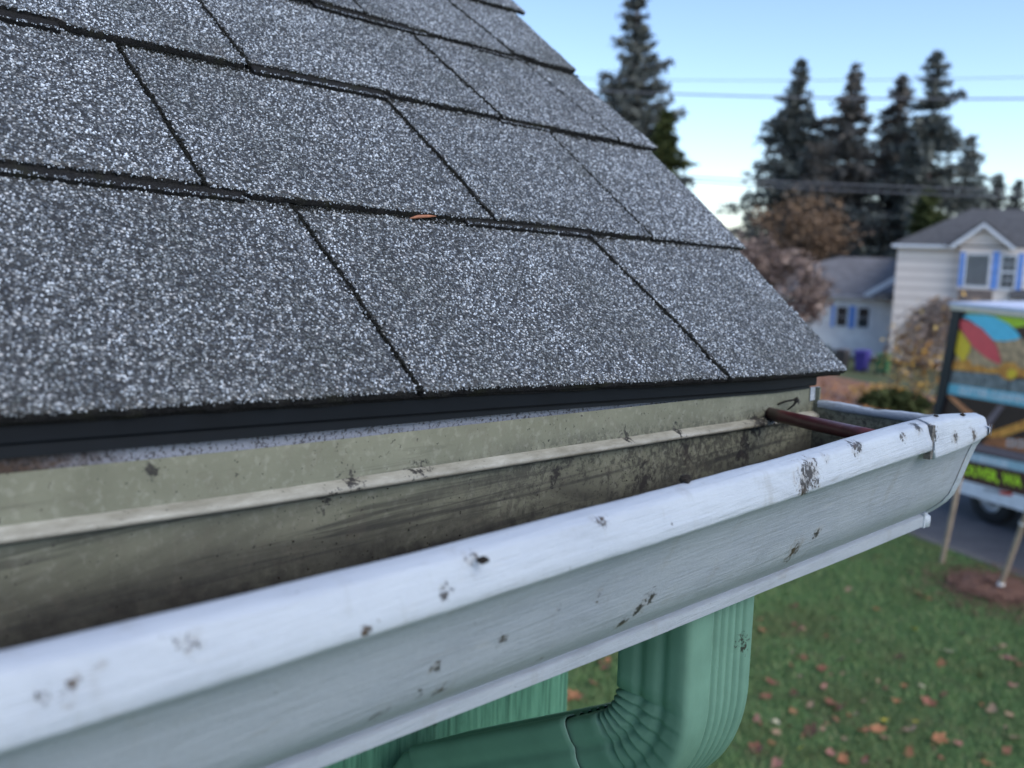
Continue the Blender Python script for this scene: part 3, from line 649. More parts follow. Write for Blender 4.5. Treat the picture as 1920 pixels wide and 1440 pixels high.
t = NT("leafy_earth"); c = t.ramp(t.noise(2.5, 6, .7), [(.3, (.14,.065,.042)), (.6, (.26,.125,.08)), (.8, (.20,.15,.07))])
c = t.mix(t.math('MULTIPLY', t.sstep(t.noise(1.0, 3), .60, .68), .5), c, (.09,.12,.05))
M['earth'] = t.out(c, .95)
t = NT("far_meadow"); c = t.ramp(t.noise(.3, 5, .65), [(.3, (.04,.07,.025)), (.6, (.09,.10,.045)), (.8, (.13,.09,.05))])
M['meadow'] = t.out(c, .95)
ground("lawn", [-60, -5, 0, 7.4], -60, 60, M['lawn'])
ground("street", [7.4, 7.5, 12.2, 12.35], -200, 60, M['road'])
ground("planted_bank", [12.35, 16.5, 23, 30], -200, 60, M['earth'])
ground("far_ground", [30, 33, 45, 400, 900], -900, 500, M['meadow'])
# kerb on the lawn side
mb = MB(); mb.loft([[gpt(7.36, t_, .012), gpt(7.46, t_, .22 * 0 + .212)] for t_ in (-200, 60)], 0)
mb = MB(); 
for j in range(60):
    t0 = -60 + j * 2.0
    a, b = NS * 7.37 + TS * t0, NS * 7.37 + TS * (t0 + 1.985); q = NS * .13
    mb.add([(a.x, a.y, -.25), (b.x, b.y, -.25), ((b+q).x, (b+q).y, -.25), ((a+q).x, (a+q).y, -.25), (a.x, a.y, .012), (b.x, b.y, .012), ((b+q).x, (b+q).y, .004), ((a+q).x, (a+q).y, .004)],
           [(0,3,2,1),(4,5,6,7),(0,1,5,4),(1,2,6,5),(2,3,7,6),(3,0,4,7)])
o = mb.build("kerb", simple("kerb_concrete", (.10,.10,.10), .85, .25, 6)); tag(o, kind='structure')
# grass blades
def px_on_lawn(n):
    """random lawn spots in the wedge the place shows (metres)"""
    out = []
    while len(out) < n:
        x = RNG.uniform(-5.6, -.6, 4000); y = RNG.uniform(2.6, 10.4, 4000)
        az = np.arctan2(x, y); d = np.hypot(x, y)
        k = (x * NS.x + y * NS.y < 7.35) & (az > -.80) & (az < -.22)
        out += list(zip(x[k], y[k]))
    return np.array(out[:n])
P = np.concatenate([px_on_lawn(90000), np.c_[RNG.uniform(-7, 6, 90000), RNG.uniform(1.5, 9.5, 90000)]]); P = P[P @ np.array([NS.x, NS.y]) < 7.35]; n = len(P); hgt = RNG.uniform(.018, .055, n); an = RNG.uniform(0, 6.28, n); wd = RNG.uniform(.0025, .005, n)
ln = RNG.normal(0, .02, (n, 2))
a = np.c_[P[:,0] + np.cos(an)*wd, P[:,1] + np.sin(an)*wd, np.zeros(n)]; b = np.c_[P[:,0] - np.cos(an)*wd, P[:,1] - np.sin(an)*wd, np.zeros(n)]
cc = np.c_[P[:,0] + ln[:,0], P[:,1] + ln[:,1], hgt]
t = NT("grass_blade"); g = t.n.new("ShaderNodeNewGeometry"); c = t.ramp(g.outputs['Random Per Island'], [(0, (.08,.14,.06)), (.5, (.135,.235,.095)), (.85, (.20,.32,.12)), (1, (.34,.33,.17))])
c = t.mix(t.math('MULTIPLY', t.sstep(t.noise(1.3, 4), .46, .64), .6), c, (.15,.16,.07))
M['blade'] = t.out(c, .7, spec=.2)
o = tri_mesh("grass", np.stack([a, b, cc], 1).reshape(-1, 3), np.arange(3 * n).reshape(-1, 3), [M['blade']]); tag(o, "short green lawn grass growing below the gutter", "grass", kind='stuff')
# ---------------------------------------------------------------- fallen leaves
leafm = {}
for k_, c_ in dict(russet=(.24,.085,.055), orange=(.36,.15,.07), pink=(.36,.16,.13), tan=(.36,.24,.15), pale=(.62,.55,.38), yellow=(.62,.50,.06), brown=(.12,.06,.035)).items():
    leafm[k_] = simple("leaf_" + k_, c_, .6, .35, 30, 0, .2, .4)
def leaf_mesh(seed, mat):
    rg = random.Random(seed); mb = MB(); n = 15; pts = []
    lob = rg.choice([3, 5, 5])
    for k in range(n * 2):
        a = 2 * math.pi * k / (n * 2); r = .55 + .45 * abs(math.cos(a * lob / 2)) ** .7 + rg.uniform(-.06, .06)
        if rg.random() < .2: r *= .85
        cx, cy = r * math.cos(a), r * math.sin(a) * .75
        z = .10 + .34 * (cx * cx) * rg.uniform(.6, 1.1) + .2 * abs(cy) * rg.uniform(.2, 1)
        pts.append((cx, cy, z))
    vs = [(0, 0, .04)] + [(x * .5, y * .5, z * .45) for x, y, z in pts] + pts; N2 = n * 2
    fs = [(0, 1 + k, 1 + (k+1) % N2) for k in range(N2)] + [(1 + k, 1 + N2 + k, 1 + N2 + (k+1) % N2, 1 + (k+1) % N2) for k in range(N2)]
    mb.add(vs, fs, 0, True); mb.tube([(-.9, 0, .2), (-1.3, .1, .12), (-1.6, .05, .2)], .03, 5)
    me = mb.build("leaf", mat); md = me.data; bpy.data.objects.remove(me); return md
LM = {k: [leaf_mesh(i * 7 + len(k), leafm[k]) for i in range(3)] for k in leafm}
def leaf(x, y, kind, size, label, group="fallen leaves on the lawn"):
    o = bpy.data.objects.new("fallen_leaf", random.choice(LM[kind])); C.objects.link(o)
    o.location = (x, y, .012 + size * .15); o.scale = (size, size, size * random.uniform(.6, 1.3))
    o.rotation_euler = (random.uniform(-.5, .5), random.uniform(-.5, .5), random.uniform(0, 6.28))
    tag(o, label, "leaf", group); return o
LV = [(-2.568, 7.025, "yellow", 0.055, "bright yellow leaf lying alone in the middle of the lawn"), (-2.717, 8.96, "yellow", 0.05, "small yellow leaf by the mulch ring edge"), (-2.244, 6.817, "pale", 0.07, "long pale curled leaf on the lawn below the mulch ring"), (-2.154, 6.127, "pale", 0.05, "cream coloured leaf standing out on the lawn beside the dark russet one"), (-2.042, 5.93, "russet", 0.085, ""), (-2.198, 6.565, "orange", 0.07, ""), (-1.873, 7.02, "pink", 0.075, ""), (-1.805, 6.969, "russet", 0.06, ""), (-1.742, 6.596, "pink", 0.06, ""), (-2.801, 7.77, "orange", 0.09, ""), (-2.85, 7.804, "tan", 0.07, ""), (-2.753, 7.737, "orange", 0.07, ""), (-2.646, 8.231, "tan", 0.06, ""), (-2.948, 7.203, "orange", 0.05, ""), (-3.495, 8.471, "orange", 0.06, ""), (-2.737, 5.869, "russet", 0.07, ""), (-2.865, 5.431, "russet", 0.08, ""), (-2.791, 5.221, "russet", 0.07, ""), (-3.343, 6.142, "orange", 0.07, ""), (-3.472, 6.325, "orange", 0.05, ""), (-2.68, 5.394, "brown", 0.07, ""), (-3.166, 6.38, "pink", 0.05, ""), (-2.602, 5.639, "pink", 0.05, ""), (-2.463, 5.454, "russet", 0.08, ""), (-2.389, 5.405, "russet", 0.08, ""), (-2.538, 5.333, "tan", 0.055, ""), (-2.571, 5.178, "orange", 0.06, ""), (-2.684, 4.94, "pink", 0.055, ""), (-2.586, 4.99, "pale", 0.05, ""), (-2.525, 4.882, "tan", 0.05, ""), (-2.139, 5.5, "yellow", 0.04, "tiny yellow leaf beside the pair of orange leaves"), (-2.0, 5.631, "yellow", 0.03, ""), (-2.163, 5.272, "orange", 0.08, ""), (-2.122, 5.362, "orange", 0.08, ""), (-2.054, 5.282, "pink", 0.055, ""), (-1.98, 5.486, "tan", 0.08, ""), (-1.818, 5.51, "orange", 0.085, ""), (-1.723, 5.543, "pink", 0.06, ""), (-1.877, 5.234, "orange", 0.065, ""), (-1.569, 5.523, "tan", 0.07, ""), (-1.499, 5.664, "russet", 0.06, ""), (-1.528, 5.445, "orange", 0.06, ""), (-2.104, 4.869, "orange", 0.08, ""), (-2.195, 4.893, "pink", 0.06, ""), (-2.009, 4.947, "pink", 0.06, ""), (-2.346, 4.562, "pink", 0.07, ""), (-2.5, 4.624, "russet", 0.08, ""), (-2.339, 4.822, "yellow", 0.035, ""), (-2.126, 4.983, "tan", 0.05, ""), (-1.503, 5.866, "tan", 0.08, ""), (-1.722, 6.125, "tan", 0.075, ""), (-1.622, 6.135, "tan", 0.06, ""), (-2.192, 5.798, "orange", 0.05, ""), (-2.352, 6.699, "orange", 0.05, ""), (-2.033, 7.075, "tan", 0.07, ""), (-1.927, 7.024, "pink", 0.07, ""), (-2.001, 7.203, "tan", 0.06, ""), (-2.151, 7.243, "brown", 0.06, ""), (-1.953, 6.571, "brown", 0.06, ""), (-2.314, 5.92, "brown", 0.04, ""), (-3.291, 7.438, "tan", 0.06, ""), (-3.63, 8.208, "brown", 0.06, ""), (-2.383, 5.035, "brown", 0.1, ""), (-3.826, 4.823, "russet", 0.06, ""), (-3.75, 4.787, "russet", 0.07, ""), (-3.646, 4.549, "russet", 0.08, ""), (-3.615, 4.328, "orange", 0.09, ""), (-3.815, 4.896, "orange", 0.05, ""), (-3.638, 4.253, "orange", 0.06, ""), (-2.291, 7.23, "brown", 0.05, ""), (-1.931, 6.457, "yellow", 0.03, ""), (-1.821, 6.808, "pale", 0.03, ""), (-2.206, 5.11, "tan", 0.04, ""), (-2.786, 5.664, "tan", 0.04, ""), (-3.009, 5.967, "tan", 0.04, ""), (-2.764, 6.5, "tan", 0.04, ""), (-2.449, 6.452, "brown", 0.06, ""), (-2.712, 6.102, "brown", 0.06, ""), (-1.921, 5.081, "tan", 0.05, "")]
LN = {'russet': 'dark russet', 'orange': 'orange brown', 'pink': 'dusty pink', 'tan': 'tan brown', 'pale': 'pale cream', 'yellow': 'small yellow', 'brown': 'dark brown'}
for x, y, k_, s_, l_ in LV:
    leaf(x, y, k_, s_ * .65, l_ or LN[k_] + " fallen leaf lying on the green lawn", ("fallen " + k_ + " leaves on the lawn") if not l_ else None)

# ---------------------------------------------------------------- mulch ring and stakes
t = NT("bark_mulch"); c = t.ramp(t.noise(26, 5, .7), [(.3, (.07,.038,.028)), (.6, (.19,.095,.065)), (.8, (.30,.19,.13))])
M['mulch'] = t.out(c, .95, t.bump(t.noise(40, 4), 1, .03))
mb = MB(); rings = []
mc = Vector((-2.44, 8.42, 0))
for r_, h_ in ((.44, .004), (.40, .022), (.30, .05), (.2, .07), (.02, .055)):
    rings.append([mc + Vector((r_ * (1 + .10 * math.sin(3*a+1) + .05 * math.sin(7*a)) * math.cos(a), r_ * .85 * (1 + .08 * math.sin(5*a)) * math.sin(a), h_ + .012 * math.sin(a * 9 + r_ * 30))) for a in np.linspace(0, 2*math.pi, 40, endpoint=False)])
mb.loft(rings, 0, True, True)
rg = np.random.default_rng(4); q = rg.normal(0, .30, (1900, 2)); q = q[np.hypot(q[:,0], q[:,1]) < .78]
for x, y in q:
    a = rg.uniform(0, 6.28); l_ = rg.uniform(.012, .035); c_ = Vector((mc.x + x, mc.y + y, .05 if np.hypot(x, y) < .38 else .022)); d_ = Vector((math.cos(a), math.sin(a), rg.uniform(-.3, .3))) * l_; e_ = Vector((-math.sin(a), math.cos(a), 0)) * .006
    mb.add([c_-d_-e_, c_+d_-e_, c_+d_+e_, c_-d_+e_], [(0,1,2,3)], 0)
o = mb.build("mulch_ring", M['mulch']); tag(o, "reddish bark mulch ring around the stake foot on the lawn", "mulch", kind='stuff')
stk = simple("weathered_stake", (.34,.26,.185), .8, .2, 20, 0, .3)
def stake(b_, t_, label, tie):
    e = empty("tree_stake", b_); tag(e, label, "stake", "wooden stakes on the lawn")
    b_ = Vector(b_); t_ = Vector(t_); mb = MB(); mb.tube([b_ - (t_-b_) * .1, b_, b_.lerp(t_, .5), t_], [.020, .0215, .021, .020], 12)
    place(mb.build("post", stk), e)
    mb = MB(); f = b_.lerp(t_, .985); mb.tube([f, t_ + (t_-b_).normalized() * .004], [.0225, .018], 12); place(mb.build("post_top", stk), e)
    if tie:
        mb = MB()
        p = b_.lerp(t_, .02); mb.tube([p - (t_-b_).normalized() * .02, p + (t_-b_).normalized() * .03], .028, 12); place(mb.build("foot_band", simple("white_band", (.62,.62,.60), .6, .1)), e); mb = MB()
        p = b_.lerp(t_, tie)
        r_ = [p + Vector((math.cos(a) * .028, math.sin(a) * .028, .01 * math.sin(a))) for a in np.linspace(0, 6.28, 14)]
        mb.tube(r_ + [p + Vector((.12, -.05, -.02)), p + Vector((.22, -.09, .0))], .006, 6)
        place(mb.build("tie", simple("white_tie", (.62,.62,.60), .6, .1)), e)
stake((-3.022, 8.764, 0), (-2.90, 8.72, 1.06), "wooden stake standing in the grass nearer the gutter, left of the mulch ring", 0)
stake((-2.415, 8.418, 0.03), (-2.08, 8.30, 1.5), "wooden stake with a white tie standing in the mulch ring", .42)

# ---------------------------------------------------------------- box truck
TO = Vector((-3.94064212, 11.33451983, H - 0.74775269))
TN = Vector((-0.37836772, -0.92565537, 0)); TX = Vector((0.92565537, -0.37836772, 0))
def T3(lx, lz, out=0.0): p = TO + TX * lx + TN * out; return (p.x, p.y, p.z + lz)
truck = empty("box_truck", (TO.x, TO.y, -.2)); tag(truck, "box truck with a colourful gutter cleaning wrap parked on the street", "truck")
paint = dict(brown=(.085,.035,.022), wood=(.42,.15,.06), dark=(.045,.022,.018), beam=(.75,.28,.12), orange=(.95,.32,.06), sand=(.60,.38,.21), grey=(.22,.23,.225), teal=(.20,.56,.66), cyan=(.16,.70,.90), red=(.92,.11,.12), yellow=(.98,.62,.04), lime=(.55,.74,.04), cream=(.82,.70,.55), sky_lav=(.62,.64,.78), ltblue=(.42,.60,.64), white=(.80,.80,.80), black=(.018,.019,.026), limetxt=(.62,.90,.04), reflect=(.60,.06,.03), mauve=(.22,.16,.17), pale=(.65,.62,.60))
PM = {k: simple("wrap_" + k, v, .4, .10 if k not in ('sand', 'grey', 'wood', 'orange', 'beam') else .45, 14, spec=.4) for k, v in paint.items()}
PM['tyre'] = simple("tyre_rubber", (.02,.02,.021), .8, .2); PM['under'] = simple("chassis_black", (.012,.012,.013), .8, .3)
W_, L_ = 2.0, 4.2
def tilt(lx): return 0.0
mb = MB(); body = [(-.10, .03), (L_, .03), (L_, -1.95), (-.33, -1.95)]
mb.prism(body, lambda a, b, t_: T3(a, b, -t_), .001, W_)
place(mb.build("body", PM['white']), truck)
def sheet(name, poly, mat, lay, th=.0035, parent=truck):
    """a vinyl shape on the wrap, each layer 4 mm above the one below"""
    mb = MB(); o0 = .0005 + .004 * lay
    mb.prism(poly, lambda a, b, t_: T3(a, b, t_), o0, o0 + th); return place(mb.build(name, mat), parent)
panel = sheet("side_panel", [(-.02, .0), (L_ - .1, .0), (L_ - .1, -1.93), (-.24, -1.93)], PM['brown'], 0)
sk = [(-.05, -.02), (.9, -.02), (3, -.02), (3, -.60), (-.10, -.62)]
sheet("wrap_trees", [(.05, -.20), (1.6, -.25), (1.6, -.56), (-.06, -.62)], PM['sand'], 1)
sheet("wrap_pumpkins", [(-.07, -.585), (.10, -.53), (.17, -.545), (.20, -.60), (.30, -.575), (.42, -.60), (.55, -.57), (.62, -.50), (.75, -.49), (.80, -.54), (1.8, -.56), (1.8, -.64), (.80, -.635), (.72, -.69), (.62, -.68), (.56, -.64), (.3, -.66), (-.08, -.68)], PM['orange'], 2)
sheet("wrap_pumpkin_light", [(.66, -.62), (.70, -.56), (.77, -.575), (.79, -.62), (.74, -.67), (.69, -.665)], PM['yellow'], 3)
sheet("wrap_boards", [(-.08, -.69), (.3, -.665), (.56, -.648), (.66, -.70), (.78, -.665), (1.8, -.65), (1.8, -.80), (-.09, -.85)], PM['grey'], 1)
for k_ in range(9):
    x = .02 + k_ * .17; sheet("wrap_board_gap", [(x, -.69), (x + .012, -.69), (x + .004, -.83), (x - .008, -.83)], PM['black'], 2) if k_ in (2, 4, 6) else None
sheet("lime_leaf", [(.011,-.004),(.422,-.006),(1.0,-.006),(.92,-.06),(.687,-.12),(.6,-.079),(.423,-.016),(.291,-.008),(.087,-.018),(.007,-.044)][:9], PM['lime'], 1)
sheet("cyan_leaf", [(.004,-.062),(.087,-.022),(.291,-.010),(.423,-.018),(.6,-.079),(.716,-.147),(.785,-.212),(.727,-.243),(.582,-.277),(.455,-.281),(.264,-.16),(.113,-.09)], PM['cyan'], 2)
sheet("red_leaf", [(-.012,-.09),(.115,-.102),(.283,-.161),(.417,-.259),(.505,-.345),(.574,-.491),(.558,-.534),(.392,-.485),(.203,-.388),(.08,-.273),(-.02,-.175)], PM['red'], 4)
sheet("yellow_leaf", [(-.028,-.20),(.062,-.275),(.154,-.356),(.155,-.439),(.083,-.571),(-.023,-.5),(-.065,-.441)], PM['yellow'], 3)
sheet("cyan_stripe", [(-.105,-.845),(1.9,-.775),(1.9,-.93),(.9,-.945),(-.12,-.965)][:5], PM['teal'], 3)
sheet("wrap_deck", [(-.125, -.98), (1.9, -.955), (1.9, -1.50), (-.18, -1.60)], PM['dark'], 1)
sheet("wrap_beam", [(-.12,-.985),(-.02,-.985),(.26,-1.12),(.56,-1.235),(.50,-1.27),(.20,-1.17)], PM['beam'], 2)
sheet("wrap_beam", [(.45,-1.34),(1.0,-1.05),(1.5,-.98),(1.5,-1.08),(1.02,-1.15),(.62,-1.36)], PM['orange'], 2)
sheet("wrap_beam", [(.60,-.975),(.68,-.975),(.46,-1.33),(.38,-1.30)], PM['mauve'], 3)
sheet("wrap_planks", [(.5,-1.36),(1.9,-1.12),(1.9,-1.40),(.45,-1.45)], PM['wood'], 3)
for a_, b_ in ((.76, -1.325), (.88, -1.31)):
    sheet("wrap_mark", [(a_, b_), (a_+.09, b_+.012), (a_+.09, b_-.07), (a_, b_-.085)], PM['pale'], 4)
    sheet("wrap_mark_inner", [(a_+.022, b_-.015), (a_+.068, b_-.006), (a_+.068, b_-.052), (a_+.022, b_-.066)], PM['wood'], 5)
sheet("wrap_edge_strip", [(.2,-1.46),(1.9,-1.42),(1.9,-1.50),(.15,-1.55)], PM['mauve'], 4)
sheet("service_stripe", [(-.2,-1.60),(1.9,-1.50),(1.9,-1.60),(-.2,-1.70)], PM['ltblue'], 2)
def text(body_, lx, lz, size, mat, ang, lay, name, bold=.0, stretch=1.0):
    cu = bpy.data.curves.new(name, 'FONT'); cu.body = body_; cu.size = size; cu.extrude = .0015; cu.offset = bold; cu.resolution_u = 2; cu.space_character = 1.0
    ob = bpy.data.objects.new(name, cu); C.objects.link(ob)
    dg = bpy.context.evaluated_depsgraph_get(); me = bpy.data.meshes.new_from_object(ob.evaluated_get(dg)); bpy.data.objects.remove(ob)
    ca, sa = math.cos(ang), math.sin(ang)
    for v in me.vertices:
        x, y, z = v.co; x *= stretch
        v.co = T3(lx + x * ca - y * sa, lz + x * sa + y * ca, .0005 + .004 * lay + .002 + z)
    me.materials.clear(); me.materials.append(mat)
    o = bpy.data.objects.new(name, me); C.objects.link(o); return place(o, truck)
text("GUTTER CLEANING", .06, -.935, .115, PM['white'], math.radians(2.0), 4, "lettering_gutter_cleaning", .003, .92)
text("MAINTENANCE SERVICES", -.28, -1.694, .095, PM['white'], math.radians(3.0), 3, "lettering_maintenance_services", .003, 1.0)
text("VANCOUVER, WA", -.155, -1.865, .165, PM['limetxt'], math.radians(2.6), 2, "lettering_vancouver", .006, .84)
sheet("skirt", [(-.28, -1.93), (L_, -1.80), (L_, -2.02), (-.28, -2.07)], PM['white'], 6, .02)
sheet("skirt_label", [(.55, -1.925), (.76, -1.90), (.76, -1.945), (.55, -1.965)], simple("grey_label", (.4,.4,.4), .5), 11, .004)
sheet("side_reflector", [(.76, -1.905), (.91, -1.888), (.91, -1.928), (.76, -1.945)], PM['reflect'], 11, .006)
mb = MB(); mb.prism([(-.125, .012), (.004, .006), (-.10, -.98), (-.33, -2.07), (-.40, -2.07), (-.225, -1.0)], lambda a, b, t_: T3(a, b, t_), .002, .045)
place(mb.build("corner_post", PM['black']), truck)
mb = MB(); mb.prism([(-.14, .012), (L_, .0), (L_, .055), (-.14, .06)], lambda a, b, t_: T3(a, b, t_), .004, .05)
place(mb.build("top_rail", PM['cream']), truck)
mb = MB(); mb.prism([(-.17, .064), (L_, .058), (L_, .09), (-.16, .10)], lambda a, b, t_: T3(a, b, -t_), -.055, W_ + .03)
place(mb.build("roof_panel", PM['sky_lav']), truck)  # lavender tint paints the reflected sky onto the roof top
mb = MB(); mb.prism([(-.2, -1.952), (L_, -1.952), (L_, -2.06), (-.2, -2.06)], lambda a, b, t_: T3(a, b, -t_), .06, W_ - .06)
mb.prism([(.2, -2.06), (3.9, -2.06), (3.9, -2.2), (.2, -2.2)], lambda a, b, t_: T3(a, b, -t_), .55, .7); mb.prism([(.2, -2.06), (3.9, -2.06), (3.9, -2.2), (.2, -2.2)], lambda a, b, t_: T3(a, b, -t_), 1.3, 1.45)
place(mb.build("chassis", PM['under']), truck)
# the truck rides low: wheels are tucked beneath the skirt
GZ = gz(9.0) - (H - 0.74775269)              # street height in truck coordinates
def wheel(lx, out, r=.27, wd=.17):
    axis_c = Vector(T3(lx, GZ + r + .005, out)); mbt = MB(); prof = [(.55, 0), (.95, 0), (1, .03), (1, wd - .03), (.95, wd), (.55, wd)]
    rings = []
    for k in range(28):
        a = 2 * math.pi * k / 28; rings.append([tuple(axis_c + TX * (math.cos(a) * r * q) + Vector((0, 0, math.sin(a) * r * q)) - TN * d) for q, d in prof])
    mbt.loft(rings + [rings[0]], 0, True); e = place(mbt.build("wheel", PM['tyre']), truck)
    mbr = MB(); rings = []
    for k in range(24):
        a = 2 * math.pi * k / 24; rings.append([tuple(axis_c + TX * (math.cos(a) * r * q) + Vector((0, 0, math.sin(a) * r * q)) - TN * d) for q, d in ((.56, .02), (.5, .05), (.2, .06), (.12, .03), (.01, .03))])
    mbr.loft(rings + [rings[0]], 0, True); ro = mbr.build("rim", simple("steel_rim", (.35,.35,.36), .4, .1, 8, .6)); ro.parent = e
for lx in (.55, 3.5):
    for out in (-.06, -1.75): wheel(lx, out)

# ---------------------------------------------------------------- neighbour's house
HC = Vector((-21.27, 50.72, 0)); EX = Vector((0.9539, 0.3002, 0)); EY = Vector((-0.3002, 0.9539, 0)); K = 1.41
def Hs(x, d, z): p = HC + EX * (x * K) + EY * (d * K); return (p.x, p.y, H + z * K)
hs = empty("neighbour_house", (HC.x, HC.y, H - 6.5)); tag(hs, "cream two storey clapboard house with blue shutters and grey hip roof", "house")
t = NT("clapboard"); x_, y_, z_ = t.sep()
saw = t.math('FRACT', t.math('MULTIPLY', z_, 2.0)); c = t.mix(t.sstep(saw, .0, .45), (.60,.52,.47), (.92,.82,.75))
c = t.mix(t.math('MULTIPLY', t.sstep(t.noise(.9, 5, .6), .45, .7), .22), c, (.72,.61,.54))
M['clap'] = t.out(c, .8, t.bump(saw, .6, .03))
M['hroof'] = simple("house_shingles", (.085,.085,.09), .9, .3, 3)
M['trim'] = simple("white_trim", (.72,.76,.82), .6, .1, 2); M['shut'] = simple("blue_shutter_paint", (.16,.33,.76), .5, .15, 3)
t = NT("window_glass"); c = t.ramp(t.noise(.8, 3, .6), [(.3, (.015,.02,.022)), (.7, (.06,.075,.08))]); M['pane'] = t.out(c, .08, spec=.6)
def hbox(x0, x1, d0, d1, z0, z1, mb=None):
    mb = mb or MB(); v = [Hs(x, d, z) for z in (z0, z1) for x, d in ((x0, d0), (x1, d0), (x1, d1), (x0, d1))]
    return mb.add(v, [(0,3,2,1),(4,5,6,7),(0,1,5,4),(1,2,6,5),(2,3,7,6),(3,0,4,7)])
place(hbox(0, 9, 0, 6, -4.4, -.06).build("wall", M['clap']), hs)
mb = MB(); e0, e1, f0, f1 = -.16, 9.2, -.22, 6.2; rz = 1.42; ridge = [(2.3, 2.9), (6.9, 2.9)]
vs = [Hs(e0, f0, 0), Hs(e1, f0, 0), Hs(e1, f1, 0), Hs(e0, f1, 0), Hs(ridge[0][0], ridge[0][1], rz), Hs(ridge[1][0], ridge[1][1], rz)]
vs += [Hs(e0, f0, -.05), Hs(e1, f0, -.05), Hs(e1, f1, -.05), Hs(e0, f1, -.05)]
mb.add(vs, [(0,1,5,4),(1,2,5),(2,3,4,5),(3,0,4),(0,6,7,1),(1,7,8,2),(2,8,9,3),(3,9,6,0),(6,9,8,7)])
rf = place(mb.build("roof", M['hroof']), hs)
def chim(x0, x1, d0, d1, z0, z1, col, nm):
    o = hbox(x0, x1, d0, d1, z0, z1).build("chimney", col); place(o, hs); o.parent = rf; o.matrix_parent_inverse = rf.matrix_parent_inverse.inverted() if False else Matrix.Identity(4); return o
for nm_, a_ in (("pale", (3.0, 3.22, 3.2, 3.45, 1.3, 1.62)),):
    o = hbox(*a_).build("chimney", simple("pale_brick", (.52,.36,.33), .9, .3, 6)); o.parent = rf; o.matrix_parent_inverse = Matrix.Translation(Vector(hs.location)) 
o = hbox(4.42, 4.8, .2, .6, .0, .98).build("chimney", simple("red_brick", (.22,.06,.035), .9, .4, 6)); o.parent = rf; o.matrix_parent_inverse = Matrix.Translation(Vector(hs.location))
place(hbox(-.2, 2.0, -.30, -.222, -.13, -.02).build("house_eave_gutter", M['trim']), hs)
# front gable bay
gx0, gx1, gd = 1.83, 3.98, -.34
place(hbox(2.14, 9, gd, -.002, -4.4, -.08).build("bay_wall", M['clap']), hs)
mb = MB(); mb.prism([(2.02, .0), (3.72, .0), (2.86, .72)], lambda a, b, t_: Hs(a, t_, b), gd - .02, gd + .2); place(mb.build("gable_wall", M['clap']), hs)
mb = MB(); ap = (2.86, .92)
mb.prism([(1.70, -.04), ap, ap, (1.70, -.04)][:2] + [(2.86, .80), (1.80, -.10)], lambda a, b, t_: Hs(a, t_, b), gd - .26, 1.9)
mb.prism([(4.02, -.04), (2.862, .92), (2.862, .80), (3.92, -.10)], lambda a, b, t_: Hs(a, t_, b), gd - .26, 1.9)
place(mb.build("gable_roof", M['hroof']), hs)
mb = MB()
mb.prism([(1.74, -.10), (2.86, .80), (2.86, .66), (1.90, -.12)], lambda a, b, t_: Hs(a, t_, b), gd - .30, gd - .262)
mb.prism([(3.98, -.10), (2.862, .80), (2.862, .66), (3.84, -.12)], lambda a, b, t_: Hs(a, t_, b), gd - .30, gd - .262)
place(mb.build("bargeboard", M['trim']), hs)
def window(x0, x1, z0, z1, d, cols, rows, parent, bars=True, mid=False):
    mb = MB(); w_ = .055
    for a in ((x0-w_, x1+w_, z1, z1+w_), (x0-w_, x1+w_, z0-w_*1.4, z0), (x0-w_, x0, z0, z1), (x1, x1+w_, z0, z1)): hbox(a[0], a[1], d - .035, d, a[2], a[3], mb)
    for k in range(1, cols): x = x0 + (x1-x0)*k/cols; hbox(x-.008, x+.008, d-.02, d-.012, z0+.001, z1-.001, mb)
    for k in range(1, rows): z = z0 + (z1-z0)*k/rows; hbox(x0+.001, x1-.001, d-.0195, d-.0115, z-.008, z+.008, mb)
    if mid: z = (z0+z1)/2; hbox(x0+.002, x1-.002, d-.03, d-.005, z-.035, z+.035, mb)
    f = place(mb.build("window", M['trim']), parent)
    p = hbox(x0, x1, d - .010, d - .003, z0, z1).build("pane", M['pane']); p.parent = f; p.matrix_parent_inverse = Matrix.Translation(Vector(parent.location)) @ Matrix.Translation(-Vector(parent.location)) @ f.matrix_parent_inverse.inverted() @ f.matrix_parent_inverse
    p.matrix_parent_inverse = Matrix.Identity(4); return f
def shutter(x0, x1, z0, z1, d, parent):
    mb = hbox(x0, x1, d - .03, d - .001, z0, z1)
    for k in range(14): z = z0 + .03 + (z1 - z0 - .06) * k / 14; hbox(x0 + .02, x1 - .02, d - .038, d - .031, z, z + .03, mb)
    place(mb.build("shutter", M['shut']), parent)
window(2.42, 3.12, -1.43, -.35, gd - .001, 4, 6, hs); window(3.56, 3.98, -1.48, -.35, gd - .001, 3, 4, hs, mid=True)
shutter(2.18, 2.33, -1.5, -.24, gd - .001, hs); shutter(3.24, 3.46, -1.54, -.2, gd - .001, hs); shutter(4.06, 4.24, -1.55, -.24, gd - .001, hs)
place(hbox(2.2, 3.35, gd - .05, gd - .002, -1.95, -1.58).build("porch_screen", simple("grey_brown_screen", (.20,.16,.145), .9, .3, 5)), hs)
mb = MB(); mb.prism([(gd - .25, -1.78), (gd, -1.5), (gd, -1.62), (gd - .25, -1.86)], lambda a, b, t_: Hs(t_, a, b), 3.9, 9.0); place(mb.build("porch_roof", M['hroof']), hs)
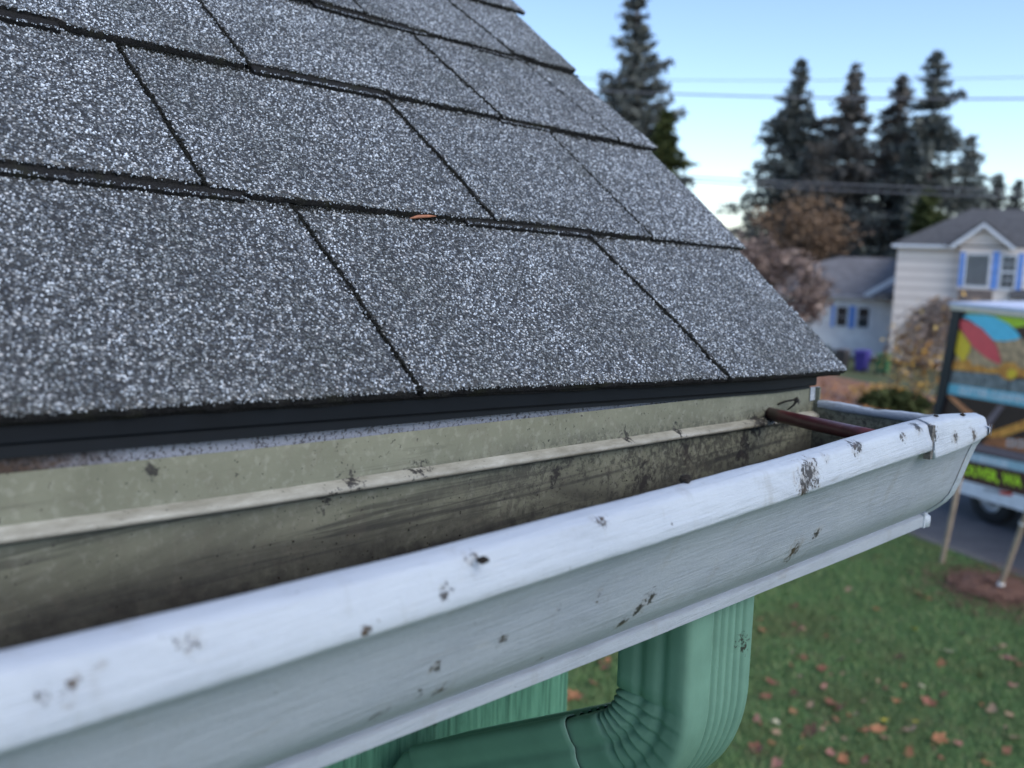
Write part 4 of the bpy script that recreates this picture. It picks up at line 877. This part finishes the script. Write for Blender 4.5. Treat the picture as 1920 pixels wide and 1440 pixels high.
# low wing on the left
wing = empty("house_wing", Hs(-3, 2, -4.6)); tag(wing, "low white wing of the neighbour house with wide grey roof behind bare branches", "house")
place(hbox(-7.5, -.02, 2.0, 5.5, -4.6, -2.12).build("wall", simple("white_siding", (.88,.88,.92), .8, .15, 1.5)), wing)
mb = MB(); vs = [Hs(-7.8, 1.75, -2.16), Hs(-.0, 1.75, -2.10), Hs(-.0, 4.4, -.62), Hs(-2.7, 4.4, -.62), Hs(-7.8, 5.8, -2.16), Hs(-.0, 5.8, -2.1), Hs(-7.8, 1.75, -2.24), Hs(0, 1.75, -2.18)]
mb.add(vs, [(0,1,2,3),(0,3,4),(3,2,5,4),(0,6,7,1)]); place(mb.build("roof", simple("wing_shingles", (.17,.168,.18), .9, .25, 2)), wing)
place(hbox(-7.8, -.02, 1.70, 1.745, -2.26, -2.12).build("wing_eave_gutter", simple("dull_trim", (.42,.40,.42), .7, .2, 2)), wing)
mb = MB(); mb.prism([(-.32, -1.38), (.02, -1.16), (.02, -1.42), (-1.1, -2.12), (-1.25, -2.02)], lambda a, b, t_: Hs(a, t_, b), 1.2, 1.4); place(mb.build("rake_board", M['trim']), wing)
mb = MB(); mb.prism([(.0, -2.14), (-.7, -2.14), (-.7, -1.98), (.0, -1.86)], lambda a, b, t_: Hs(a, t_, b), .2, 1.2); place(mb.build("side_porch_roof", M['hroof']), wing)
window(-2.30, -1.90, -3.40, -2.62, 1.999, 1, 2, wing); window(-1.46, -1.06, -3.40, -2.62, 1.999, 1, 2, wing); shutter(-1.82, -1.58, -3.46, -2.56, 1.999, wing); shutter(-2.52, -2.40, -3.46, -2.56, 1.999, wing)
# bins and hedge
def binn(x, y, mat, label, s=1.0):
    n = Vector((x, y, 0)).dot(NS); z0 = gz(n); e = empty("wheelie_bin", (x, y, z0)); tag(e, label, "bin", "wheelie bins by the white wing")
    mb = MB(); mb.loft([[(x + a * w_, y + b * w_, z0 + h_) for a, b in ((-1,-1),(1,-1),(1,1),(-1,1))] for w_, h_ in ((.23*s, .06), (.30*s, .95*s), (.33*s, .97*s), (.33*s, 1.0*s))], 0, False, True); place(mb.build("bin_body", mat), e)
    mb = MB(); mb.loft([[(x + a * w_, y + b * w_, z0 + h_) for a, b in ((-1,-1),(1,-1),(1,1),(-1,1))] for w_, h_ in ((.35*s, 1.003*s), (.35*s, 1.04*s), (.2*s, 1.10*s), (.01, 1.11*s))], 0, False, True); place(mb.build("lid", mat), e)
    for sx in (-.25, .25):
        mb = MB(); mb.tube([(x + sx*s - .04, y - .26*s, z0 + .11), (x + sx*s + .04, y - .26*s, z0 + .11)], .11, 14); place(mb.build("wheel", PM['tyre']), e)
bl = simple("blue_purple_plastic", (.075,.06,.30), .45, .15, 4); gr = simple("green_plastic", (.04,.16,.07), .45, .15, 4); br_ = simple("grey_plastic", (.10,.09,.09), .5, .15, 4)
binn(-20.6, 46.0, bl, "purple blue wheelie bin between the grey and the green one", 1.0); binn(-19.55, 46.1, gr, "green wheelie bin beside the weeping tree", .95); binn(-21.6, 45.9, br_, "dull grey wheelie bin, leftmost of the three bins", .95)
def blob_leaves(center, rad, n, size, rg, hollow=.0):
    d = rg.normal(size=(n, 3)); d /= np.linalg.norm(d, axis=1)[:, None]; r_ = rg.uniform(hollow, 1, n) ** .45
    return np.array(center)[None] + d * r_[:, None] * np.array(rad)[None]
def leaf_tris(P, size, rg, flat=.5, asp=1.6):
    n = len(P); a = rg.normal(size=(n, 3)); a[:, 2] *= flat; a /= np.linalg.norm(a, axis=1)[:, None]
    b = np.cross(a, rg.normal(size=(n, 3))); b /= np.linalg.norm(b, axis=1)[:, None]; s_ = (size * rg.uniform(.5, 1.4, n))[:, None]
    v = np.stack([P - a*s_*asp*.5 , P + b*s_*.5, P + a*s_*asp*.5, P - b*s_*.5], 1).reshape(-1, 3)
    f = (np.arange(n)[:, None, None] * 4 + np.array([(0,1,2),(0,2,3)])[None]).reshape(-1, 3); return v, f
def foliage_mat(name, stops, rough=.8):
    t = NT(name); g = t.n.new("ShaderNodeNewGeometry"); return t.out(t.ramp(g.outputs['Random Per Island'], stops), rough, spec=.15)
FM = dict(fir=foliage_mat("fir_needles", [(0, (.065,.075,.075)), (.6, (.12,.132,.125)), (1, (.19,.20,.17))]),  # fir needle greys lifted to paint in the distance haze
    firb=foliage_mat("brown_fir_needles", [(0, (.07,.07,.068)), (.6, (.125,.118,.108)), (1, (.20,.175,.15))]),
    olive=foliage_mat("olive_needles", [(0, (.022,.032,.010)), (.6, (.055,.070,.024)), (1, (.10,.11,.04))]),
    gold=foliage_mat("golden_leaves", [(0, (.30,.15,.05)), (.4, (.60,.33,.09)), (.8, (.82,.52,.13)), (1, (.85,.65,.28))]),
    twig=foliage_mat("dry_twigs", [(0, (.14,.105,.09)), (.6, (.26,.19,.165)), (1, (.40,.31,.26))]),
    hedge=foliage_mat("hedge_leaves", [(0, (.008,.014,.008)), (1, (.03,.05,.02))]))
FM['bark'] = simple("bark", (.12,.095,.08), .95, .35, 6, 0, .6); FM['firbark'] = simple("fir_bark", (.17,.125,.11), .95, .3, 4)
P = np.concatenate([blob_leaves((-22.6 + k * .45, 43.6 + k*.2, gz(33) + .6), (.6, .5, .75), 900, .1, RNG) for k in range(3)])
v, f = leaf_tris(P, .11, RNG); o = tri_mesh("hedge", v, f, [FM['hedge']]); tag(o, "dark clipped hedge beside the bins below the white wing", "hedge")

# ---------------------------------------------------------------- trees
def conifer(name, x, y, top, width, seed, mat, label, dens=1.0, droop=.35, skinny=.5, base=None, group="firs behind the houses", lean=0):
    rg = np.random.default_rng(seed); z0 = gz(Vector((x, y, 0)).dot(NS)) if base is None else base; z1 = H + top; hh = z1 - z0
    e = empty(name, (x, y, z0)); tag(e, label, "tree", group)
    mb = MB(); mb.tube([(x, y, z0 - .2), (x + lean*.3, y, z0 + hh*.4), (x + lean*.7, y, z0 + hh * .8), (x + lean, y, z1)], [hh*.020, hh*.015, hh*.006, .02], 10)
    PP = []; tw = MB()
    nl = int(32 * dens + hh * .9)
    for k in range(nl):
        f = .10 + .90 * (k + rg.uniform(0, .9)) / nl; z = z0 + hh * f
        L = width * (1 - f) ** .85 * rg.uniform(.45, 1.25) + .22
        nb = rg.integers(4, 7)
        for j in range(nb):
            a = rg.uniform(0, 6.283); Lj = L * rg.uniform(.6, 1.12); dz = -droop * Lj * rg.uniform(.2, 1.2)
            up = rg.uniform(.05, .22) * Lj
            ns = max(4, int(Lj * 7 * dens)); s = np.linspace(.08, 1, ns)
            bx = x + lean * f + np.cos(a) * Lj * s; by = y + np.sin(a) * Lj * s; bz = z + dz * s + up * s ** 2.5
            q = np.c_[bx, by, bz]
            if j % 2 == 0 and Lj > .6: tw.tube([q[0], q[len(q)//2], q[-1]], [.05, .035, .012], 4, 0, False)
            rep = np.repeat(q, 3, 0); sp = .07 + .11 * Lj * np.repeat(1 - s * .85, 3)[:, None]
            rep = rep + rg.normal(size=rep.shape) * np.c_[sp, sp, sp * .35 ]; rep[:, 2] -= np.abs(rg.normal(0, .08 + .06 * Lj, len(rep)))
            PP.append(rep)
    P = np.concatenate(PP); v, f_ = leaf_tris(P, .12 + .004 * hh, rg, .8, 3.6)
    place(tri_mesh("crown", v, f_, [mat]), e)
    b = len(mb.v); mb.v += tw.v; mb.f += [tuple(i + b for i in q) for q in tw.f]; mb.mi += tw.mi; mb.sm += tw.sm
    place(mb.build("trunk", FM['firbark']), e); return len(f_)
def sc(p, k): return (p[0] * k, p[1] * k, p[2] * k)
FIRS = [("fir_tree", (-33.71, 43.46, 13.52), 1.15, 6.0, 11, 'fir', "tall dark fir with upswept branches, nearest the roof edge", 1.1, -.12, .9),
 ("fir_tree", (-31.56, 57.96, 11.5), 1.35, 6.6, 12, 'fir', "leftmost fir of the dense group behind the houses", 1.2, .35, 1),
 ("fir_tree", (-27.74, 57.68, 10.74), 1.35, 6.4, 13, 'firb', "brownish fir second from the left in the dense group", 1.2, .35, 1),
 ("fir_tree", (-26.07, 60.63, 10.34), 1.35, 5.6, 14, 'firb', "fir just left of the tallest one in the group", 1.15, .35, 1),
 ("fir_tree", (-22.81, 57.65, 11.12), 1.35, 6.0, 15, 'fir', "tallest fir of the group with a thin pointed top", 1.0, .25, 1),
 ("fir_tree", (-25.15, 70.66, 7.62), 1.3, 4.4, 16, 'fir', "smaller pointed fir just right of the tallest fir", .9, .25, 1),
 ("fir_tree", (-24.9, 76.03, 5.29), 1.25, 4.0, 17, 'fir', "short distant fir above the cream house roof", .8, .25, 1),
 ("fir_tree", (-24.12, 78.37, 4.9), 1.25, 4.2, 18, 'fir', "distant fir furthest to the right above the house roof", .8, .25, 1),
 ("fir_tree", (-35.6, 63.6, 5.4), 1.3, 3.2, 19, 'fir', "low fir at the left foot of the dense fir group", 1.0, .3, 1)]
for nm, p, k, wd_, sd_, mt, lb, dn, dr, _ in FIRS:
    x, y, z = sc(p, k); conifer(nm, x, y, z, wd_ * (1.32 if sd_ > 11 else 1.0), sd_, FM[mt], lb, dn, dr)
x, y, z = (-29.2, 40.2, 6.2); conifer("conifer", x * 1.05, y * 1.05, z * 1.05, 3.6, 31, FM['olive'], "olive green bushy conifer low behind the roof edge", 1.9, .1, group=None)
x, y, z = sc((-18.3, 46.59, 2.6), 1.32); conifer("conifer", x, y, z, 3.4, 32, FM['olive'], "olive conifer rising behind the cream house roof", 1.8, .1, group=None)
def bare_tree(x, y, z0, h, seed, label, spread=.9, leaves=None, nleaf=0, size=.1, group=None, name="bare_tree", depth=5):
    rg = random.Random(seed); e = empty(name, (x, y, z0)); tag(e, label, "tree", group); mb = MB(); tips = []
    def grow(p, d, L, r_, k):
        q = p + d * L * .5 + Vector((rg.uniform(-1, 1), rg.uniform(-1, 1), rg.uniform(-.3, .6))) * L * .07; t_ = q + (d + Vector((rg.uniform(-.3, .3), rg.uniform(-.3, .3), rg.uniform(-.1, .25)))).normalized() * L * .5
        mb.tube([p, q, t_], [r_, r_ * .85, r_ * .66], 7 if k > 2 else 4, 0, False); tips.append(t_)
        if k <= 0: return
        for j in range(rg.choice((2, 3, 3)) if k < 4 else 4):
            nd = (d * .75 + Vector((rg.uniform(-1, 1), rg.uniform(-1, 1), rg.uniform(-.15, .7))) * spread).normalized(); grow(t_ if j else q, nd, L * rg.uniform(.62, .84), r_ * .58, k - 1)
    grow(Vector((x, y, z0)), Vector((.02, .02, 1)), h * .32, h * .022, depth)
    place(mb.build("trunk", FM['bark']), e)
    if nleaf:
        g_ = np.random.default_rng(seed); T_ = np.array([tuple(q) for q in tips]); P = T_[g_.integers(0, len(T_), nleaf)] + g_.normal(0, h * .035, (nleaf, 3)); v, f = leaf_tris(P, size, g_); place(tri_mesh("crown", v, f, [leaves]), e)
g0 = lambda x, y: gz(Vector((x, y, 0)).dot(NS))
for k_, (x, y, h_, lv, n_, lb) in enumerate(((-24.6, 39.2, 6.0, FM['twig'], 2600, "bare brown tree against the sky at the roof edge"), (-26.6, 46.3, 6.8, FM['twig'], 3600, "taller bare brown tree in front of the dark firs"),
        (-21.8, 41.3, 5.0, FM['twig'], 1500, "bare grey brown tree in front of the wing roof"), (-31.0, 58.0, 9.8, foliage_mat("rust_leaves", [(0, (.13,.09,.065)), (1, (.32,.21,.13))]), 6000, "rusty leaved tree under the fir group"))):
    bare_tree(x, y, g0(x, y), h_, 40 + k_, lb, leaves=lv, nleaf=n_, size=.16)
# weeping tree with golden leaves
def weeping(x, y, z0, h, r_, seed, label):
    rg = np.random.default_rng(seed); e = empty("weeping_tree", (x, y, z0)); tag(e, label, "tree"); mb = MB(); P = []; Q = []
    mb.tube([(x, y, z0 - .1), (x + .08, y, z0 + h*.4), (x - .05, y, z0 + h * .8)], [.13, .10, .08], 10)
    for k in range(190):
        a = rg.uniform(0, 6.283); rr = r_ * rg.uniform(.3, 1.0); zt = z0 + h * (.80 + .22 * rg.random()) - .12 * rr; dx, dy = math.cos(a), math.sin(a)
        zl_ = z0 + h * rg.uniform(.04, .5)
        pts = [Vector((x, y, z0 + h * .78)), Vector((x + dx*rr*.4, y + dy*rr*.4, zt)), Vector((x + dx*rr*.8, y + dy*rr*.8, zt - h*.13)), Vector((x + dx*rr, y + dy*rr, (zt + zl_)/2)), Vector((x + dx*rr*1.04, y + dy*rr*1.04, zl_))]
        mb.tube(pts, [.022, .016, .010, .007, .004], 4, 0, False)
        for s in range(1, 4):
            n_ = 10
            for f in rg.random(n_):
                q = pts[s].lerp(pts[s+1], f); (P if rg.random() < (.12 if s < 2 else .3 if s < 3 else .75) else Q).append(tuple(q + Vector(rg.normal(0, .09, 3))))
    place(mb.build("trunk", FM['bark']), e)
    v, f = leaf_tris(np.array(P), .065, rg); place(tri_mesh("leaves", v, f, [FM['gold']]), e); v, f = leaf_tris(np.array(Q), .035, rg, .2, 5); place(tri_mesh("twigs", v, f, [foliage_mat("pale_twigs", [(0, (.26,.19,.15)), (.6, (.45,.35,.29)), (1, (.66,.56,.50))])]), e)
wx, wy = -8.65, 24.3; weeping(wx, wy, g0(wx, wy), 3.1, 1.6, 77, "weeping tree with drooping twigs and golden leaves beside the truck")
P = blob_leaves((-10.6, 25.5, g0(-10.6, 25.5) + .3), (1.1, .6, .3), 1200, .1, RNG); v, f = leaf_tris(P, .055, RNG); o = tri_mesh("leafy_shrub", v, f, [FM['gold']]); tag(o, "low golden leaved shrub left of the weeping tree foot", "shrub")
P = blob_leaves((-9.1, 22.3, g0(-9.1, 22.3) + .2), (.9, .7, .35), 2000, .1, RNG); v, f = leaf_tris(P, .09, RNG); o = tri_mesh("green_shrub", v, f, [FM['olive']]); tag(o, "low green shrub growing on the bank in front of the weeping tree", "shrub")
# ---------------------------------------------------------------- overhead lines
cab = simple("cable_grey", (.16,.17,.19), .6, .1)
def wire(a, b, r_, sag, label):
    a, b = Vector(a), Vector(b); a, b = a + (a - b) * .6, b + (b - a) * .5; mb = MB(); n = 40
    mb.tube([tuple(a.lerp(b, i / n) - Vector((0, 0, sag * 4 * (i/n) * (1 - i/n)))) for i in range(n + 1)], r_, 6)
    o = mb.build("overhead_line", cab); tag(o, label, "cable", "overhead lines")
for a, b, r_, sg, lb in (((-16.67, 22.5, 3.98), (-8.32, 26.74, 3.63), .020, .25, "thick overhead line crossing the sky in front of the fir tops"), ((-15.84, 23.09, 4.35), (-8.37, 26.72, 4.18), .009, .15, "thin overhead line highest in the sky"),
     ((-15.85, 23.08, 1.70), (-8.35, 26.73, 1.38), .017, .15, "overhead line in front of the dark fir crowns"), ((-14.48, 23.97, 1.50), (-8.33, 26.73, 1.22), .017, .15, "lowest overhead line in front of the dark fir crowns")):
    wire((a[0], a[1], a[2] + H + sg), (b[0], b[1], b[2] + H + sg), r_, sg, lb)

# small litter between the big leaves: gathers in loose drifts
rg = np.random.default_rng(12); lt = []
for c_ in ((-2.9, 5.6), (-2.3, 5.2), (-3.3, 6.6), (-2.7, 4.9), (-2.0, 5.9)):
    for k_ in range(9): lt.append((c_[0] + rg.normal(0, .33), c_[1] + rg.normal(0, .33)))
for x, y in lt:
    k_ = rg.choice(["brown", "tan", "russet", "orange"]); leaf(x, y, str(k_), float(rg.uniform(.018, .032)), "small crumpled " + LN[str(k_)] + " leaf scrap in the lawn grass", "small " + str(k_) + " leaf scraps")

# leaf litter on the bank across the street
n = 5200; q = np.c_[RNG.uniform(12.6, 27, n), RNG.uniform(-42, -8, n)]; P = np.array([tuple(gpt(a, b, .03)) for a, b in q]); v, f = leaf_tris(P, .075, RNG, .15, 1.3)
o = tri_mesh("leaf_litter", v, f, [foliage_mat("litter", [(0, (.18,.07,.04)), (.5, (.38,.18,.08)), (1, (.60,.36,.14))])]); tag(o, "scattered orange brown leaf litter on the bank across the street", "leaf litter", kind='stuff')
